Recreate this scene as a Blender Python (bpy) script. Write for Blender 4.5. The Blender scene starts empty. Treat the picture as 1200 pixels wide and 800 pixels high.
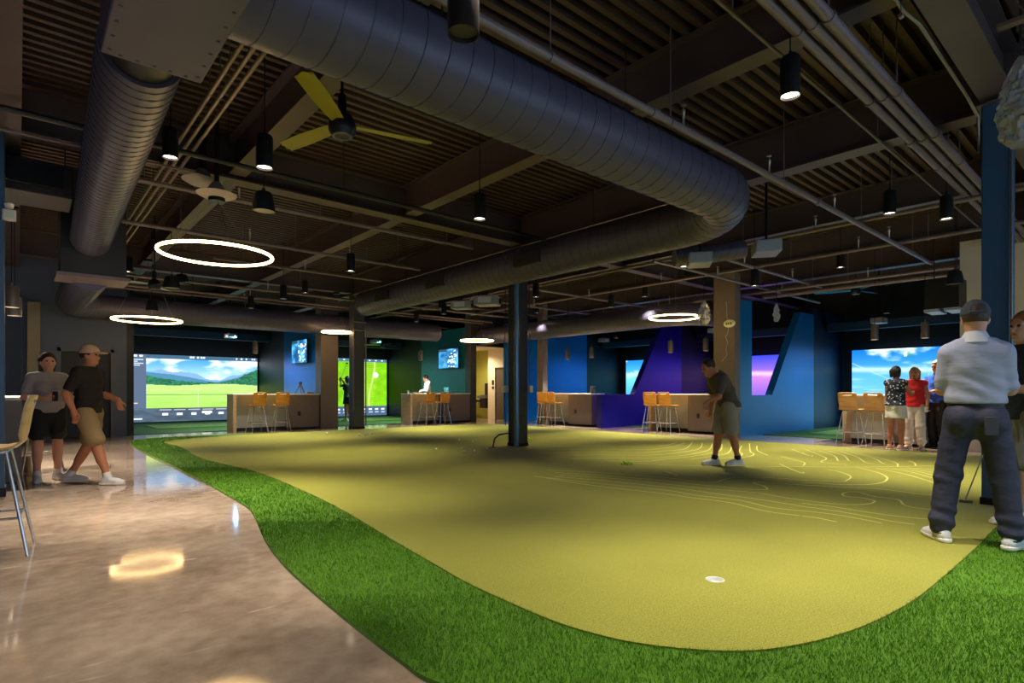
import bpy, bmesh, math, random
import numpy as np
from mathutils import Vector, Matrix
random.seed(7); np.random.seed(7)
sc = bpy.context.scene
COL = sc.collection
PI = math.pi

# ---------------------------------------------------------------- camera
CAM_H, FPX, HORIZ = 1.17, 667.0, 458.0
FWD = Vector((0.6556, 0.7551, 0.0)); FWD.normalize()
RGT = Vector((FWD.y, -FWD.x, 0.0))
cam_d = bpy.data.cameras.new('camera'); cam = bpy.data.objects.new('camera', cam_d); COL.objects.link(cam)
cam.location = (0, 0, CAM_H)
cam.rotation_euler = (PI/2, 0, -math.atan2(FWD.x, FWD.y))
cam_d.sensor_width = 36.0; cam_d.lens = 36.0*FPX/1200.0
cam_d.shift_y = (HORIZ-400.0)/1200.0
cam_d.clip_start = 0.05; cam_d.clip_end = 200
sc.camera = cam
# ---------------------------------------------------------------- world / view
w = bpy.data.worlds.new('world'); sc.world = w; w.use_nodes = True
w.node_tree.nodes['Background'].inputs[0].default_value = (0.55, 0.62, 0.8, 1)
w.node_tree.nodes['Background'].inputs[1].default_value = 0.05
sc.view_settings.view_transform = 'Standard'; sc.view_settings.look = 'None'
sc.view_settings.exposure = 0.3; sc.view_settings.gamma = 1.0
sc.view_settings.use_curve_mapping = False
try:
    sc.cycles.max_bounces = 7; sc.cycles.diffuse_bounces = 4; sc.cycles.glossy_bounces = 3
    sc.cycles.sample_clamp_indirect = 4.0; sc.cycles.caustics_reflective = False; sc.cycles.caustics_refractive = False
    sc.cycles.use_denoising = True
except Exception: pass
FILL_W = 90.0                  # fill light of each added window
LAMP_W = 420.0                 # power of one ceiling downlight
WARM = (1.0, 0.90, 0.74)
FILL_COL = (0.74, 0.86, 1.0)

# ---------------------------------------------------------------- pixel helpers (1200x800 frame)
def ray(x, y): return FWD + RGT*((x-600.0)/FPX) + Vector((0, 0, (HORIZ-y)/FPX))
CAM = Vector((0, 0, CAM_H))
def G(x, y): r = ray(x, y); return CAM + r*(CAM_H/(-r.z))
def PZ(x, y, z): r = ray(x, y); return CAM + r*((z-CAM_H)/r.z)
def PX(x, y, X): r = ray(x, y); return CAM + r*(X/r.x)
def PY(x, y, Y): r = ray(x, y); return CAM + r*(Y/r.y)
def PD(x, y, d): return CAM + ray(x, y)*d

# ---------------------------------------------------------------- materials
def s2l(c): return tuple(((v/255.0)/12.92 if v/255.0 <= 0.04045 else ((v/255.0+0.055)/1.055)**2.4) for v in c)
MATS = {}
def mat(name, rgb, rough=0.6, metal=0.0, var=0.0, vscale=6.0, bump=0.0, bscale=60.0, emit=0.0, ecol=None, alpha=1.0, coat=0.0, spec=0.5, lin=False, trans=0.0, stretch=None):
    if name in MATS: return MATS[name]
    m = bpy.data.materials.new(name); m.use_nodes = True; nt = m.node_tree; b = nt.nodes['Principled BSDF']
    c = rgb if lin else s2l(rgb)
    b.inputs['Base Color'].default_value = (*c, 1); b.inputs['Roughness'].default_value = rough
    b.inputs['Metallic'].default_value = metal; b.inputs['Specular IOR Level'].default_value = spec
    b.inputs['Coat Weight'].default_value = coat; b.inputs['Alpha'].default_value = alpha
    b.inputs['Transmission Weight'].default_value = trans
    if emit > 0:
        b.inputs['Emission Color'].default_value = (*(s2l(ecol) if ecol else c), 1); b.inputs['Emission Strength'].default_value = emit
    tc = None
    if var > 0 or bump > 0:
        tc = nt.nodes.new('ShaderNodeTexCoord'); vec = tc.outputs['Object']
        if stretch:
            mp = nt.nodes.new('ShaderNodeMapping'); mp.inputs['Scale'].default_value = stretch
            nt.links.new(vec, mp.inputs['Vector']); vec = mp.outputs['Vector']
    if var > 0:
        n = nt.nodes.new('ShaderNodeTexNoise'); n.inputs['Scale'].default_value = vscale; n.inputs['Detail'].default_value = 5
        nt.links.new(vec, n.inputs['Vector'])
        r = nt.nodes.new('ShaderNodeMapRange'); r.inputs['From Min'].default_value = 0.25; r.inputs['From Max'].default_value = 0.75
        r.inputs['To Min'].default_value = 1.0-var; r.inputs['To Max'].default_value = 1.0+var
        nt.links.new(n.outputs['Fac'], r.inputs['Value'])
        mx = nt.nodes.new('ShaderNodeVectorMath'); mx.operation = 'SCALE'; mx.inputs[0].default_value = c
        nt.links.new(r.outputs['Result'], mx.inputs['Scale']); nt.links.new(mx.outputs['Vector'], b.inputs['Base Color'])
    if bump > 0:
        n = nt.nodes.new('ShaderNodeTexNoise'); n.inputs['Scale'].default_value = bscale; n.inputs['Detail'].default_value = 3
        nt.links.new(vec, n.inputs['Vector'])
        bp = nt.nodes.new('ShaderNodeBump'); bp.inputs['Strength'].default_value = bump; bp.inputs['Distance'].default_value = 0.02
        nt.links.new(n.outputs['Fac'], bp.inputs['Height']); nt.links.new(bp.outputs['Normal'], b.inputs['Normal'])
    MATS[name] = m; return m

def emitter(name, rgb, strength):
    if name in MATS: return MATS[name]
    m = bpy.data.materials.new(name); m.use_nodes = True; nt = m.node_tree; nt.nodes.clear()
    o = nt.nodes.new('ShaderNodeOutputMaterial'); e = nt.nodes.new('ShaderNodeEmission')
    e.inputs[0].default_value = (*s2l(rgb), 1); e.inputs[1].default_value = strength
    nt.links.new(e.outputs[0], o.inputs[0]); MATS[name] = m; return m

def concrete_mat():
    m = bpy.data.materials.new('polished_concrete'); m.use_nodes = True; nt = m.node_tree; b = nt.nodes['Principled BSDF']
    tc = nt.nodes.new('ShaderNodeTexCoord')
    n1 = nt.nodes.new('ShaderNodeTexNoise'); n1.inputs['Scale'].default_value = 0.9; n1.inputs['Detail'].default_value = 8; n1.inputs['Roughness'].default_value = 0.65
    n2 = nt.nodes.new('ShaderNodeTexNoise'); n2.inputs['Scale'].default_value = 9; n2.inputs['Detail'].default_value = 6
    mp = nt.nodes.new('ShaderNodeMapping'); mp.inputs['Rotation'].default_value = (0, 0, 0.75); mp.inputs['Scale'].default_value = (2.2, 11, 1)
    n3 = nt.nodes.new('ShaderNodeTexNoise'); n3.inputs['Scale'].default_value = 1.2; n3.inputs['Detail'].default_value = 3
    nt.links.new(tc.outputs['Object'], n1.inputs['Vector']); nt.links.new(tc.outputs['Object'], n2.inputs['Vector'])
    nt.links.new(tc.outputs['Object'], mp.inputs['Vector']); nt.links.new(mp.outputs['Vector'], n3.inputs['Vector'])
    mix = nt.nodes.new('ShaderNodeMath'); mix.operation = 'MULTIPLY_ADD'; mix.inputs[1].default_value = 0.45
    nt.links.new(n2.outputs['Fac'], mix.inputs[0]); nt.links.new(n1.outputs['Fac'], mix.inputs[2])
    cr = nt.nodes.new('ShaderNodeValToRGB'); e = cr.color_ramp.elements
    e[0].position = 0.45; e[0].color = (*s2l((128, 106, 88)), 1); e[1].position = 0.95; e[1].color = (*s2l((200, 178, 158)), 1)
    nt.links.new(mix.outputs[0], cr.inputs['Fac'])
    fl = nt.nodes.new('ShaderNodeMapRange'); fl.inputs['From Min'].default_value = 0.68; fl.inputs['From Max'].default_value = 0.74
    nt.links.new(n3.outputs['Fac'], fl.inputs['Value'])
    mc = nt.nodes.new('ShaderNodeMix'); mc.data_type = 'RGBA'; mc.inputs['B'].default_value = (*s2l((222, 206, 190)), 1)
    sc_ = nt.nodes.new('ShaderNodeMath'); sc_.operation = 'MULTIPLY'; sc_.inputs[1].default_value = 0.5
    nt.links.new(fl.outputs['Result'], sc_.inputs[0]); nt.links.new(sc_.outputs[0], mc.inputs['Factor'])
    nt.links.new(cr.outputs['Color'], mc.inputs['A']); nt.links.new(mc.outputs['Result'], b.inputs['Base Color'])
    rr = nt.nodes.new('ShaderNodeMapRange'); rr.inputs['To Min'].default_value = 0.02; rr.inputs['To Max'].default_value = 0.13
    nt.links.new(n1.outputs['Fac'], rr.inputs['Value']); nt.links.new(rr.outputs['Result'], b.inputs['Roughness'])
    b.inputs['Specular IOR Level'].default_value = 0.6
    bp = nt.nodes.new('ShaderNodeBump'); bp.inputs['Strength'].default_value = 0.012; bp.inputs['Distance'].default_value = 0.02
    nt.links.new(n2.outputs['Fac'], bp.inputs['Height']); nt.links.new(bp.outputs['Normal'], b.inputs['Normal'])
    return m

def turf_mat(name, dark, light, scale, bump):
    m = bpy.data.materials.new(name); m.use_nodes = True; nt = m.node_tree; b = nt.nodes['Principled BSDF']
    tc = nt.nodes.new('ShaderNodeTexCoord')
    n = nt.nodes.new('ShaderNodeTexNoise'); n.inputs['Scale'].default_value = scale; n.inputs['Detail'].default_value = 4; n.inputs['Roughness'].default_value = 0.7
    n2 = nt.nodes.new('ShaderNodeTexNoise'); n2.inputs['Scale'].default_value = 0.6; n2.inputs['Detail'].default_value = 2
    nt.links.new(tc.outputs['Object'], n.inputs['Vector']); nt.links.new(tc.outputs['Object'], n2.inputs['Vector'])
    a = nt.nodes.new('ShaderNodeMath'); a.operation = 'MULTIPLY_ADD'; a.inputs[1].default_value = 0.25
    nt.links.new(n2.outputs['Fac'], a.inputs[0]); nt.links.new(n.outputs['Fac'], a.inputs[2])
    cr = nt.nodes.new('ShaderNodeValToRGB'); e = cr.color_ramp.elements
    e[0].position = 0.40; e[0].color = (*s2l(dark), 1); e[1].position = 0.85; e[1].color = (*s2l(light), 1)
    nt.links.new(a.outputs[0], cr.inputs['Fac']); nt.links.new(cr.outputs['Color'], b.inputs['Base Color'])
    b.inputs['Roughness'].default_value = 0.9; b.inputs['Specular IOR Level'].default_value = 0.15
    b.inputs['Sheen Weight'].default_value = 0.15
    bp = nt.nodes.new('ShaderNodeBump'); bp.inputs['Strength'].default_value = bump; bp.inputs['Distance'].default_value = 0.01
    nt.links.new(n.outputs['Fac'], bp.inputs['Height']); nt.links.new(bp.outputs['Normal'], b.inputs['Normal'])
    MATS[name] = m; return m

def wood_mat(name, c1, c2, rough=0.35, scale=(3, 30, 30)):
    m = bpy.data.materials.new(name); m.use_nodes = True; nt = m.node_tree; b = nt.nodes['Principled BSDF']
    tc = nt.nodes.new('ShaderNodeTexCoord'); mp = nt.nodes.new('ShaderNodeMapping'); mp.inputs['Scale'].default_value = scale
    n = nt.nodes.new('ShaderNodeTexNoise'); n.inputs['Scale'].default_value = 1.5; n.inputs['Detail'].default_value = 5
    nt.links.new(tc.outputs['Object'], mp.inputs['Vector']); nt.links.new(mp.outputs['Vector'], n.inputs['Vector'])
    cr = nt.nodes.new('ShaderNodeValToRGB'); e = cr.color_ramp.elements
    e[0].position = 0.3; e[0].color = (*s2l(c1), 1); e[1].position = 0.7; e[1].color = (*s2l(c2), 1)
    nt.links.new(n.outputs['Fac'], cr.inputs['Fac']); nt.links.new(cr.outputs['Color'], b.inputs['Base Color'])
    b.inputs['Roughness'].default_value = rough
    MATS[name] = m; return m

# ---------------------------------------------------------------- mesh builder
class MB:
    def __init__(s): s.v = []; s.f = []
    def add(s, vs, fs):
        o = len(s.v); s.v += [tuple(v) for v in vs]; s.f += [tuple(i+o for i in f) for f in fs]; return s
    def box(s, a, b, M=None):
        x0, y0, z0 = a; x1, y1, z1 = b
        vs = [(x0,y0,z0),(x1,y0,z0),(x1,y1,z0),(x0,y1,z0),(x0,y0,z1),(x1,y0,z1),(x1,y1,z1),(x0,y1,z1)]
        if M is not None: vs = [M @ Vector(v) for v in vs]
        return s.add(vs, [(0,3,2,1),(4,5,6,7),(0,1,5,4),(1,2,6,5),(2,3,7,6),(3,0,4,7)])
    def tube(s, pts, r, n=10, cap=True):
        pts = [Vector(p) for p in pts]; rs = r if isinstance(r, (list, tuple)) else [r]*len(pts)
        rings = []; up = None
        for i, p in enumerate(pts):
            d = (pts[min(i+1, len(pts)-1)] - pts[max(i-1, 0)]).normalized()
            if up is None:
                up = Vector((0, 0, 1)) if abs(d.z) < 0.9 else Vector((1, 0, 0))
            u = d.cross(up).normalized(); vv = u.cross(d).normalized(); up = vv
            rings.append([p + (u*math.cos(2*PI*k/n) + vv*math.sin(2*PI*k/n))*rs[i] for k in range(n)])
        vs = [v for R in rings for v in R]; fs = []
        for i in range(len(rings)-1):
            for k in range(n):
                a = i*n+k; b = i*n+(k+1) % n; fs.append((a, b, b+n, a+n))
        if cap: fs.append(tuple(range(n-1, -1, -1))); fs.append(tuple((len(rings)-1)*n+k for k in range(n)))
        return s.add(vs, fs)
    def lathe(s, prof, c=(0, 0, 0), n=24, M=None):
        vs = []; fs = []; m = len(prof)
        for k in range(n):
            a = 2*PI*k/n
            for r, z in prof: vs.append(Vector((c[0]+r*math.cos(a), c[1]+r*math.sin(a), c[2]+z)))
        if M is not None: vs = [M @ v for v in vs]
        for k in range(n):
            for i in range(m-1):
                a = k*m+i; b = ((k+1) % n)*m+i; fs.append((a, b, b+1, a+1))
        return s.add(vs, fs)
    def torus(s, c, R, r, n=64, m=10, squash=1.0):
        vs = []; fs = []
        for k in range(n):
            a = 2*PI*k/n
            for j in range(m):
                b = 2*PI*j/m; q = R + r*math.cos(b)
                vs.append((c[0]+q*math.cos(a), c[1]+q*math.sin(a), c[2]+r*squash*math.sin(b)))
        for k in range(n):
            for j in range(m):
                fs.append((k*m+j, ((k+1) % n)*m+j, ((k+1) % n)*m+(j+1) % m, k*m+(j+1) % m))
        return s.add(vs, fs)
    def prism(s, poly, z0, z1):
        n = len(poly); vs = [(p[0], p[1], z0) for p in poly]+[(p[0], p[1], z1) for p in poly]
        fs = [tuple(range(n-1, -1, -1)), tuple(range(n, 2*n))]+[(i, (i+1) % n, n+(i+1) % n, n+i) for i in range(n)]
        return s.add(vs, fs)
    def mesh(s, name, smooth=0.7):
        me = bpy.data.meshes.new(name); me.from_pydata([tuple(v) for v in s.v], [], s.f); me.update()
        if smooth:
            me.polygons.foreach_set('use_smooth', [True]*len(me.polygons))
            try: me.set_sharp_from_angle(angle=smooth)
            except Exception: pass
        return me

def obj(name, mb, m, parent=None, smooth=0.7, bevel=0.0, origin=None):
    me = mb.mesh(name, smooth) if isinstance(mb, MB) else mb
    o = bpy.data.objects.new(name, me); COL.objects.link(o)
    if m is not None and len(me.materials) == 0: me.materials.append(m)
    if origin is not None:
        me.transform(Matrix.Translation(-Vector(origin))); o.location = origin
    if bevel > 0:
        bv = o.modifiers.new('bevel', 'BEVEL'); bv.width = bevel; bv.segments = 2; bv.limit_method = 'ANGLE'
    if parent is not None: o.parent = parent
    return o
def tag(o, label, cat, group=None, kind=None):
    if label: o['label'] = label
    if cat: o['category'] = cat
    if group: o['group'] = group
    if kind: o['kind'] = kind
    return o
def thing(name, label, cat, loc=(0, 0, 0), rz=0.0, group=None):
    o = bpy.data.objects.new(name, None); COL.objects.link(o); o.empty_display_size = 0.1
    o.location = loc; o.rotation_euler = (0, 0, rz); return tag(o, label, cat, group)
def struct(name, mb, m, label=None, bevel=0.0, smooth=0.0, parent=None):
    o = obj(name, mb, m, parent, smooth=smooth, bevel=bevel)
    if parent is None: o['kind'] = 'structure'
    if label: o['label'] = label
    return o
def dup(root, loc, rz, label=None, group=None):
    r = root.copy(); COL.objects.link(r); r.location = loc; r.rotation_euler = (0, 0, rz)
    if label: r['label'] = label
    if group: r['group'] = group
    for ch in list(root.children):
        c = ch.copy(); COL.objects.link(c); c.parent = r
        for g in list(ch.children):
            d = g.copy(); COL.objects.link(d); d.parent = c
    return r
def spot(parent, loc, power, col=WARM, ang=100, blend=0.6, rad=0.06, aim=None):
    l = bpy.data.lights.new('lamp_light', 'SPOT'); l.energy = power; l.color = col; l.spot_size = math.radians(ang); l.spot_blend = blend; l.shadow_soft_size = rad
    o = bpy.data.objects.new('lamp_light', l); COL.objects.link(o); o.location = loc
    if parent is not None: o.parent = parent
    return o

# ---------------------------------------------------------------- shared materials
M_CONC = concrete_mat()
M_GREEN = turf_mat('putting_turf', (92, 96, 14), (182, 178, 74), 130, 0.5)
M_FRINGE = turf_mat('fringe_turf', (50, 88, 8), (100, 150, 22), 170, 0.5)
M_BAYTURF = turf_mat('bay_turf', (34, 74, 22), (62, 112, 40), 120, 0.3)
M_DECK = mat('deck_paint', (80, 62, 60), 0.55, 0.1, var=0.12, vscale=1.5)
M_STEEL = mat('steel_paint', (86, 72, 74), 0.5, 0.1, var=0.15, vscale=2)
M_BLACKCEIL = mat('black_paint', (20, 20, 22), 0.6)
M_DUCT = mat('duct_paint', (80, 76, 98), 0.45, 0.25, var=0.10, vscale=2.0)
M_SEAM = mat('duct_seam', (64, 66, 76), 0.5, 0.2)
M_PIPE = mat('pipe_paint', (120, 106, 112), 0.45, 0.2, var=0.1)
M_PIPED = mat('pipe_paint_dark', (44, 42, 44), 0.45, 0.2)
M_BLUE = mat('blue_wall_paint', (10, 112, 196), 0.35, var=0.06, vscale=2, spec=0.5)
M_NAVY = mat('navy_wall_paint', (16, 30, 56), 0.45)
M_COLBLUE = mat('column_blue_paint', (48, 82, 122), 0.4, var=0.05)
M_COLDARK = mat('column_dark_paint', (34, 38, 48), 0.4, var=0.05)
M_TAUPE = mat('taupe_paint', (118, 105, 97), 0.6, var=0.05)
M_GREYWALL = mat('grey_wall_paint', (86, 96, 118), 0.6, var=0.04)
M_CREAM = mat('cream_paint', (226, 210, 184), 0.7)
M_WHITE = mat('white_laminate', (225, 220, 212), 0.35)
M_BLACK = mat('black_matte', (14, 14, 15), 0.5)
M_BLKMETAL = mat('black_metal', (22, 22, 25), 0.35, 0.5)
M_GREYMETAL = mat('grey_metal', (104, 104, 108), 0.35, 0.6)
M_CHROME = mat('chrome', (205, 205, 210), 0.25, 0.75)
M_OAK = wood_mat('oak_panel', (186, 158, 128), (210, 186, 156), 0.4, (2, 2, 20))
M_LAMINATE = mat('grey_green_laminate', (168, 170, 156), 0.5, var=0.05)
M_CAB = mat('taupe_cabinet', (112, 100, 95), 0.5, var=0.05)
M_STOOL = wood_mat('stool_ply', (206, 136, 44), (228, 160, 66), 0.3, (3, 3, 12))
M_STOOLP = wood_mat('stool_ply_pale', (206, 172, 118), (226, 196, 146), 0.3, (3, 3, 12))
M_LENS = emitter('lamp_lens', (255, 232, 200), 9.0)
M_RING = emitter('ring_diffuser', (255, 206, 138), 20.0)
M_PLASTIC = mat('plastic_wrap', (205, 205, 210), 0.25, trans=0.5, alpha=0.85)
M_BRASS = mat('sprinkler_brass', (180, 170, 150), 0.3, 0.8)
M_BALL = mat('ball_yellow', (205, 230, 30), 0.35)
M_BALLW = mat('ball_white', (235, 235, 225), 0.35)
# ================================================================ ROOM SHELL
X0, X1, Y0, Y1 = -6.0, 21.2, -5.0, 24.4
DECK = 4.66
struct('floor', MB().box((X0, Y0, -0.2), (X1, Y1, 0.0)), M_CONC, 'polished beige concrete floor with mottled stains')
# corrugated steel deck, ribs along X
mb = MB(); pitch = 0.155; prof = [(0, 0.0), (0.060, 0.0), (0.072, 0.085), (0.143, 0.085)]
ys = []; y = Y0
while y < Y1:
    ys += [(y+a, b) for a, b in prof]; y += pitch
vs = []; fs = []
for i, (yy, zz) in enumerate(ys):
    vs += [(X0, yy, DECK+zz), (X1, yy, DECK+zz)]
    if i: fs.append((2*i-2, 2*i, 2*i+1, 2*i-1))
mb.add(vs, fs); mb.box((X0, Y0, DECK+0.13), (X1, Y1+0.2, DECK+0.3))
struct('ceiling', mb, M_DECK, 'dark corrugated steel roof deck')
struct('wall_north', MB().box((X0, Y1-0.2, 0), (X1, Y1, DECK+0.05)), M_BLACKCEIL)
struct('wall_east', MB().box((X1-0.2, Y0, 0), (X1, Y1, DECK+0.05)), M_BLACKCEIL)
struct('wall_west', MB().box((X0, Y0, 0), (X0+0.2, Y1, DECK+0.05)), M_GREYWALL)
ADDED_WIN = [(-5.2, -1.4), (-0.9, 2.9), (3.4, 7.2), (7.7, 11.5)]      # windows added behind the camera to carry fill light
ws = MB().box((X0, Y0, 0), (X1, Y0+0.2, 0.5)).box((X0, Y0, 3.4), (X1, Y0+0.2, DECK+0.05)).box((ADDED_WIN[-1][1], Y0, 0.5), (X1, Y0+0.2, 3.4)).box((X0, Y0, 0.5), (ADDED_WIN[0][0], Y0+0.2, 3.4))
for k in range(3): ws.box((ADDED_WIN[k][1], Y0, 0.5), (ADDED_WIN[k+1][0], Y0+0.2, 3.4))
struct('wall_south', ws, M_GREYWALL)
for k, (a_, b_) in enumerate(ADDED_WIN):
    wn = struct('window_%d' % (k+1), MB().box((a_, Y0+0.05, 0.5), (a_+0.08, Y0+0.15, 3.4)).box((b_-0.08, Y0+0.05, 0.5), (b_, Y0+0.15, 3.4)).box((a_, Y0+0.05, 0.5), (b_, Y0+0.15, 0.58)).box((a_, Y0+0.05, 3.32), (b_, Y0+0.15, 3.4)), M_BLKMETAL)  # frame of an added window around its fill light
    obj('window_pane', MB().box((a_+0.08, Y0+0.09, 0.58), (b_-0.08, Y0+0.10, 3.32)), mat('window_glass', (190, 205, 215), 0.1), wn)
    l = bpy.data.lights.new('window_daylight', 'AREA'); l.shape = 'RECTANGLE'; l.size = b_-a_-0.2; l.size_y = 2.7; l.energy = FILL_W; l.color = FILL_COL  # area light added as fill at the made-up window
    lo_ = bpy.data.objects.new('window_daylight', l); COL.objects.link(lo_); lo_.location = ((a_+b_)/2, Y0+0.16, 1.95); lo_.rotation_euler = (-PI/2, 0, 0); lo_.parent = wn

# ---- lobby wall left of the first bay, with a doorway
WY = 17.6
o = struct('wall_lobby', MB().box((-5.8, WY, 0), (0.78, WY+0.2, DECK)).box((1.79, WY, 0), (2.12, WY+0.2, DECK)).box((0.78, WY, 2.15), (1.79, WY+0.2, DECK)), M_GREYWALL, 'grey blue painted wall with a dark doorway')
struct('trim_1', MB().box((0.72, WY-0.02, 0), (0.79, WY+0.22, 2.22)).box((1.78, WY-0.02, 0), (1.85, WY+0.22, 2.22)).box((0.72, WY-0.02, 2.14), (1.85, WY+0.22, 2.22)), mat('door_frame_grey', (92, 94, 100), 0.5))
d = struct('door_1', MB().box((0.79, WY+0.12, 0.01), (1.78, WY+0.17, 2.14)), mat('door_black', (16, 17, 20), 0.5))
obj('door_handle', MB().tube([(0.88, WY+0.12, 1.0), (0.88, WY+0.06, 1.0), (1.0, WY+0.06, 1.0)], 0.012), M_GREYMETAL, d)
struct('wall_bay_left', MB().box((2.1, WY+0.2, 0), (2.3, Y1-0.2, DECK-0.50)), M_BLACK)
struct('wall_navy', MB().box((-5.8, WY-0.06, 0), (0.05, WY+0.0, 3.5)), M_NAVY, 'navy painted wall panel behind the lounge counter')
tag(obj('pilaster', MB().box((0.16, WY-0.22, 0), (0.40, WY, 3.26)), mat('pilaster_beige', (150, 140, 118), 0.6), bevel=0.01), 'slim beige pilaster between the navy wall and the grey wall', 'pilaster')

# ---- partitions of the left row of bays (run along Y)
def left_partition(n, X, near):
    struct('wall_partition_%d' % n, MB().box((X-0.1, 17.7, 0), (X+0.1, 20.9, 3.62)), near)
    struct('wall_curtain_%d' % n, MB().box((X-0.06, 20.9, 0), (X+0.06, Y1-0.2, 3.62)), M_BLACK)
left_partition(1, 7.35, M_BLUE)
left_partition(2, 13.12, mat('teal_wall_paint', (12, 96, 112), 0.35, var=0.06, vscale=2))  # green light off the turf is put into this wall colour
tag(obj('pier', MB().box((7.12, 17.26, 0), (7.68, 17.70, DECK-0.598)), M_TAUPE, bevel=0.008), 'taupe square pier beside the counter with a tripod sensor', 'pier')
tag(obj('pier', MB().box((12.98, 17.35, 0), (13.26, 17.70, DECK)), mat('pier_dark', (62, 56, 54), 0.6), bevel=0.008), 'narrow dark pier at the edge of the bright corridor opening', 'pier')
# ---- partitions of the right row of bays (run along X) with a slanted cut-out
def xz_poly(name, poly, Yc, th, m, label=None):
    bm = bmesh.new(); va = [bm.verts.new((p[0], Yc-th/2, p[1])) for p in poly]
    f = bm.faces.new(va); r = bmesh.ops.extrude_face_region(bm, geom=[f])
    bmesh.ops.translate(bm, vec=(0, th, 0), verts=[e for e in r['geom'] if isinstance(e, bmesh.types.BMVert)])
    bmesh.ops.triangulate(bm, faces=[f for f in bm.faces if len(f.verts) > 4]); bmesh.ops.recalc_face_normals(bm, faces=bm.faces)
    me = bpy.data.meshes.new(name); bm.to_mesh(me); bm.free()
    o = obj(name, me, m); o['kind'] = 'structure'
    if label: o['label'] = label
    return o
M_VIOLET = mat('indigo_wall_paint', (22, 14, 130), 0.35, var=0.06, vscale=2)  # violet light from the screen is put into this wall colour
M_BLUEB = mat('bright_blue_wall_paint', (4, 104, 176), 0.35, var=0.05, vscale=2)
cut = [(13.75, 0), (18.4, 0), (18.4, 3.5), (17.45, 3.5), (15.6, 1.06), (14.44, 1.06), (14.44, 3.5), (13.75, 3.5)]
xz_poly('wall_partition_3', cut, 7.2, 0.2, M_BLUEB, 'bright blue bay partition with a slanted window cut-out')
xz_poly('wall_partition_4', [(13.9, 0), (18.4, 0), (18.4, 3.5), (17.2, 3.5), (15.6, 1.06), (13.9, 1.06)], 11.8, 0.2, M_VIOLET, 'indigo bay partition with a slanted window cut-out')
xz_poly('wall_partition_5', [(13.9, 0), (18.4, 0), (18.4, 3.7), (13.9, 3.7)], 16.4, 0.2, M_BLUE, 'blue bay partition at the corridor end')
for n, yy in ((3, 7.2), (4, 11.8), (5, 16.4)):
    struct('wall_curtain_%d' % n, MB().box((18.4, yy-0.06, 0), (X1-0.2, yy+0.06, 3.7)), M_NAVY if n == 3 else M_BLACK)
tag(obj('pier', MB().box((13.45, 7.05, 0), (13.74, 7.62, 4.14)), M_TAUPE, bevel=0.008), 'broad taupe pier with cables and an oval sign at the blue bay', 'pier')
tag(obj('pier', MB().box((14.3, 14.78, 0), (14.55, 15.06, DECK)), M_TAUPE, bevel=0.008), 'slim taupe pier beside the counter near the corridor', 'pier')
# end wall right of the last bay
struct('wall_cream', MB().box((14.0, Y0+0.2, 0), (14.2, 2.68, 4.1)), M_CREAM, 'cream wall panel beyond the blue column')
# ---- corridor with fountain
struct('wall_corridor_right', MB().box((14.9, 17.3, 0), (15.1, 18.7, 3.2)), M_CREAM)
struct('wall_corridor_green', MB().box((15.2, 18.7, 0), (15.35, 20.1, 3.2)), mat('lime_wall', (172, 170, 70), 0.6))
struct('wall_corridor_back', MB().box((13.2, 20.0, 0), (15.2, 20.15, 3.2)), M_CREAM)
struct('wall_corridor_left', MB().box((13.22, 17.7, 0), (13.28, 20.0, 3.2)), M_CREAM)
struct('wall_corridor_header', MB().box((13.26, 17.3, 2.9), (15.3, 17.5, DECK)), mat('header_dark', (52, 46, 44), 0.6))
struct('ceiling_corridor', MB().box((13.26, 17.4, 2.9), (15.4, 20.1, 3.0)), M_CREAM)
struct('wall_corner', MB().box((15.0, 16.5, 0), (15.12, 17.3, DECK)).box((15.1, 17.3, 3.2), (21, 17.45, DECK)), M_NAVY)
d = struct('door_2', MB().box((14.86, 17.52, 0.01), (14.92, 18.12, 2.07)), mat('door_taupe', (92, 76, 62), 0.5))
obj('door_frame', MB().box((14.85, 17.46, 0), (14.91, 17.53, 2.13)).box((14.85, 18.11, 0), (14.91, 18.18, 2.13)).box((14.85, 17.46, 2.06), (14.91, 18.18, 2.13)), mat('frame_dark', (54, 44, 38), 0.5), d)
obj('door_handle', MB().tube([(14.87, 17.6, 1.0), (14.81, 17.6, 1.0), (14.81, 17.72, 1.0)], 0.012), M_GREYMETAL, d)
tag(obj('restroom_sign', MB().box((14.885, 18.30, 1.42), (14.905, 18.42, 1.62)).box((14.885, 18.30, 1.25), (14.905, 18.42, 1.36)), M_BLKMETAL), 'small dark sign plates beside the corridor door', 'sign')
t = thing('drinking_fountain', 'steel drinking fountain on the lime green corridor wall', 'fountain', (15.195, 19.0, 0.0))
obj('basin', MB().box((-0.45, -0.25, 0.86), (0.0, 0.25, 0.98)).lathe([(0.02, 0.94), (0.16, 0.985), (0.18, 1.0), (0.17, 1.0)], (-0.24, 0, 0)), M_GREYMETAL, t, bevel=0.02)
obj('chiller_body', MB().box((-0.34, -0.22, 0.45), (0.0, 0.22, 0.86)), M_BLKMETAL, t, bevel=0.02)
obj('bottle_filler', MB().box((-0.12, -0.15, 1.0), (0.0, 0.15, 1.5)), M_BLKMETAL, t, bevel=0.01)
obj('low_basin', MB().box((-0.5, 0.32, 0.70), (0.0, 0.75, 0.80)), M_GREYMETAL, t, bevel=0.02)
t = thing('downlight', 'round recessed downlight in the cream corridor ceiling', 'lamp', (14.1, 18.6, 2.9))
obj('trim_ring', MB().lathe([(0.07, 0.0), (0.1, -0.005), (0.1, 0.005), (0.07, 0.005), (0.07, 0.0)]), M_WHITE, t)
obj('lens', MB().lathe([(0.0, -0.002), (0.072, -0.002)]), M_LENS, t)
spot(t, (0, 0, -0.03), 170, (1, 0.85, 0.6), 150, 0.8)
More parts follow.
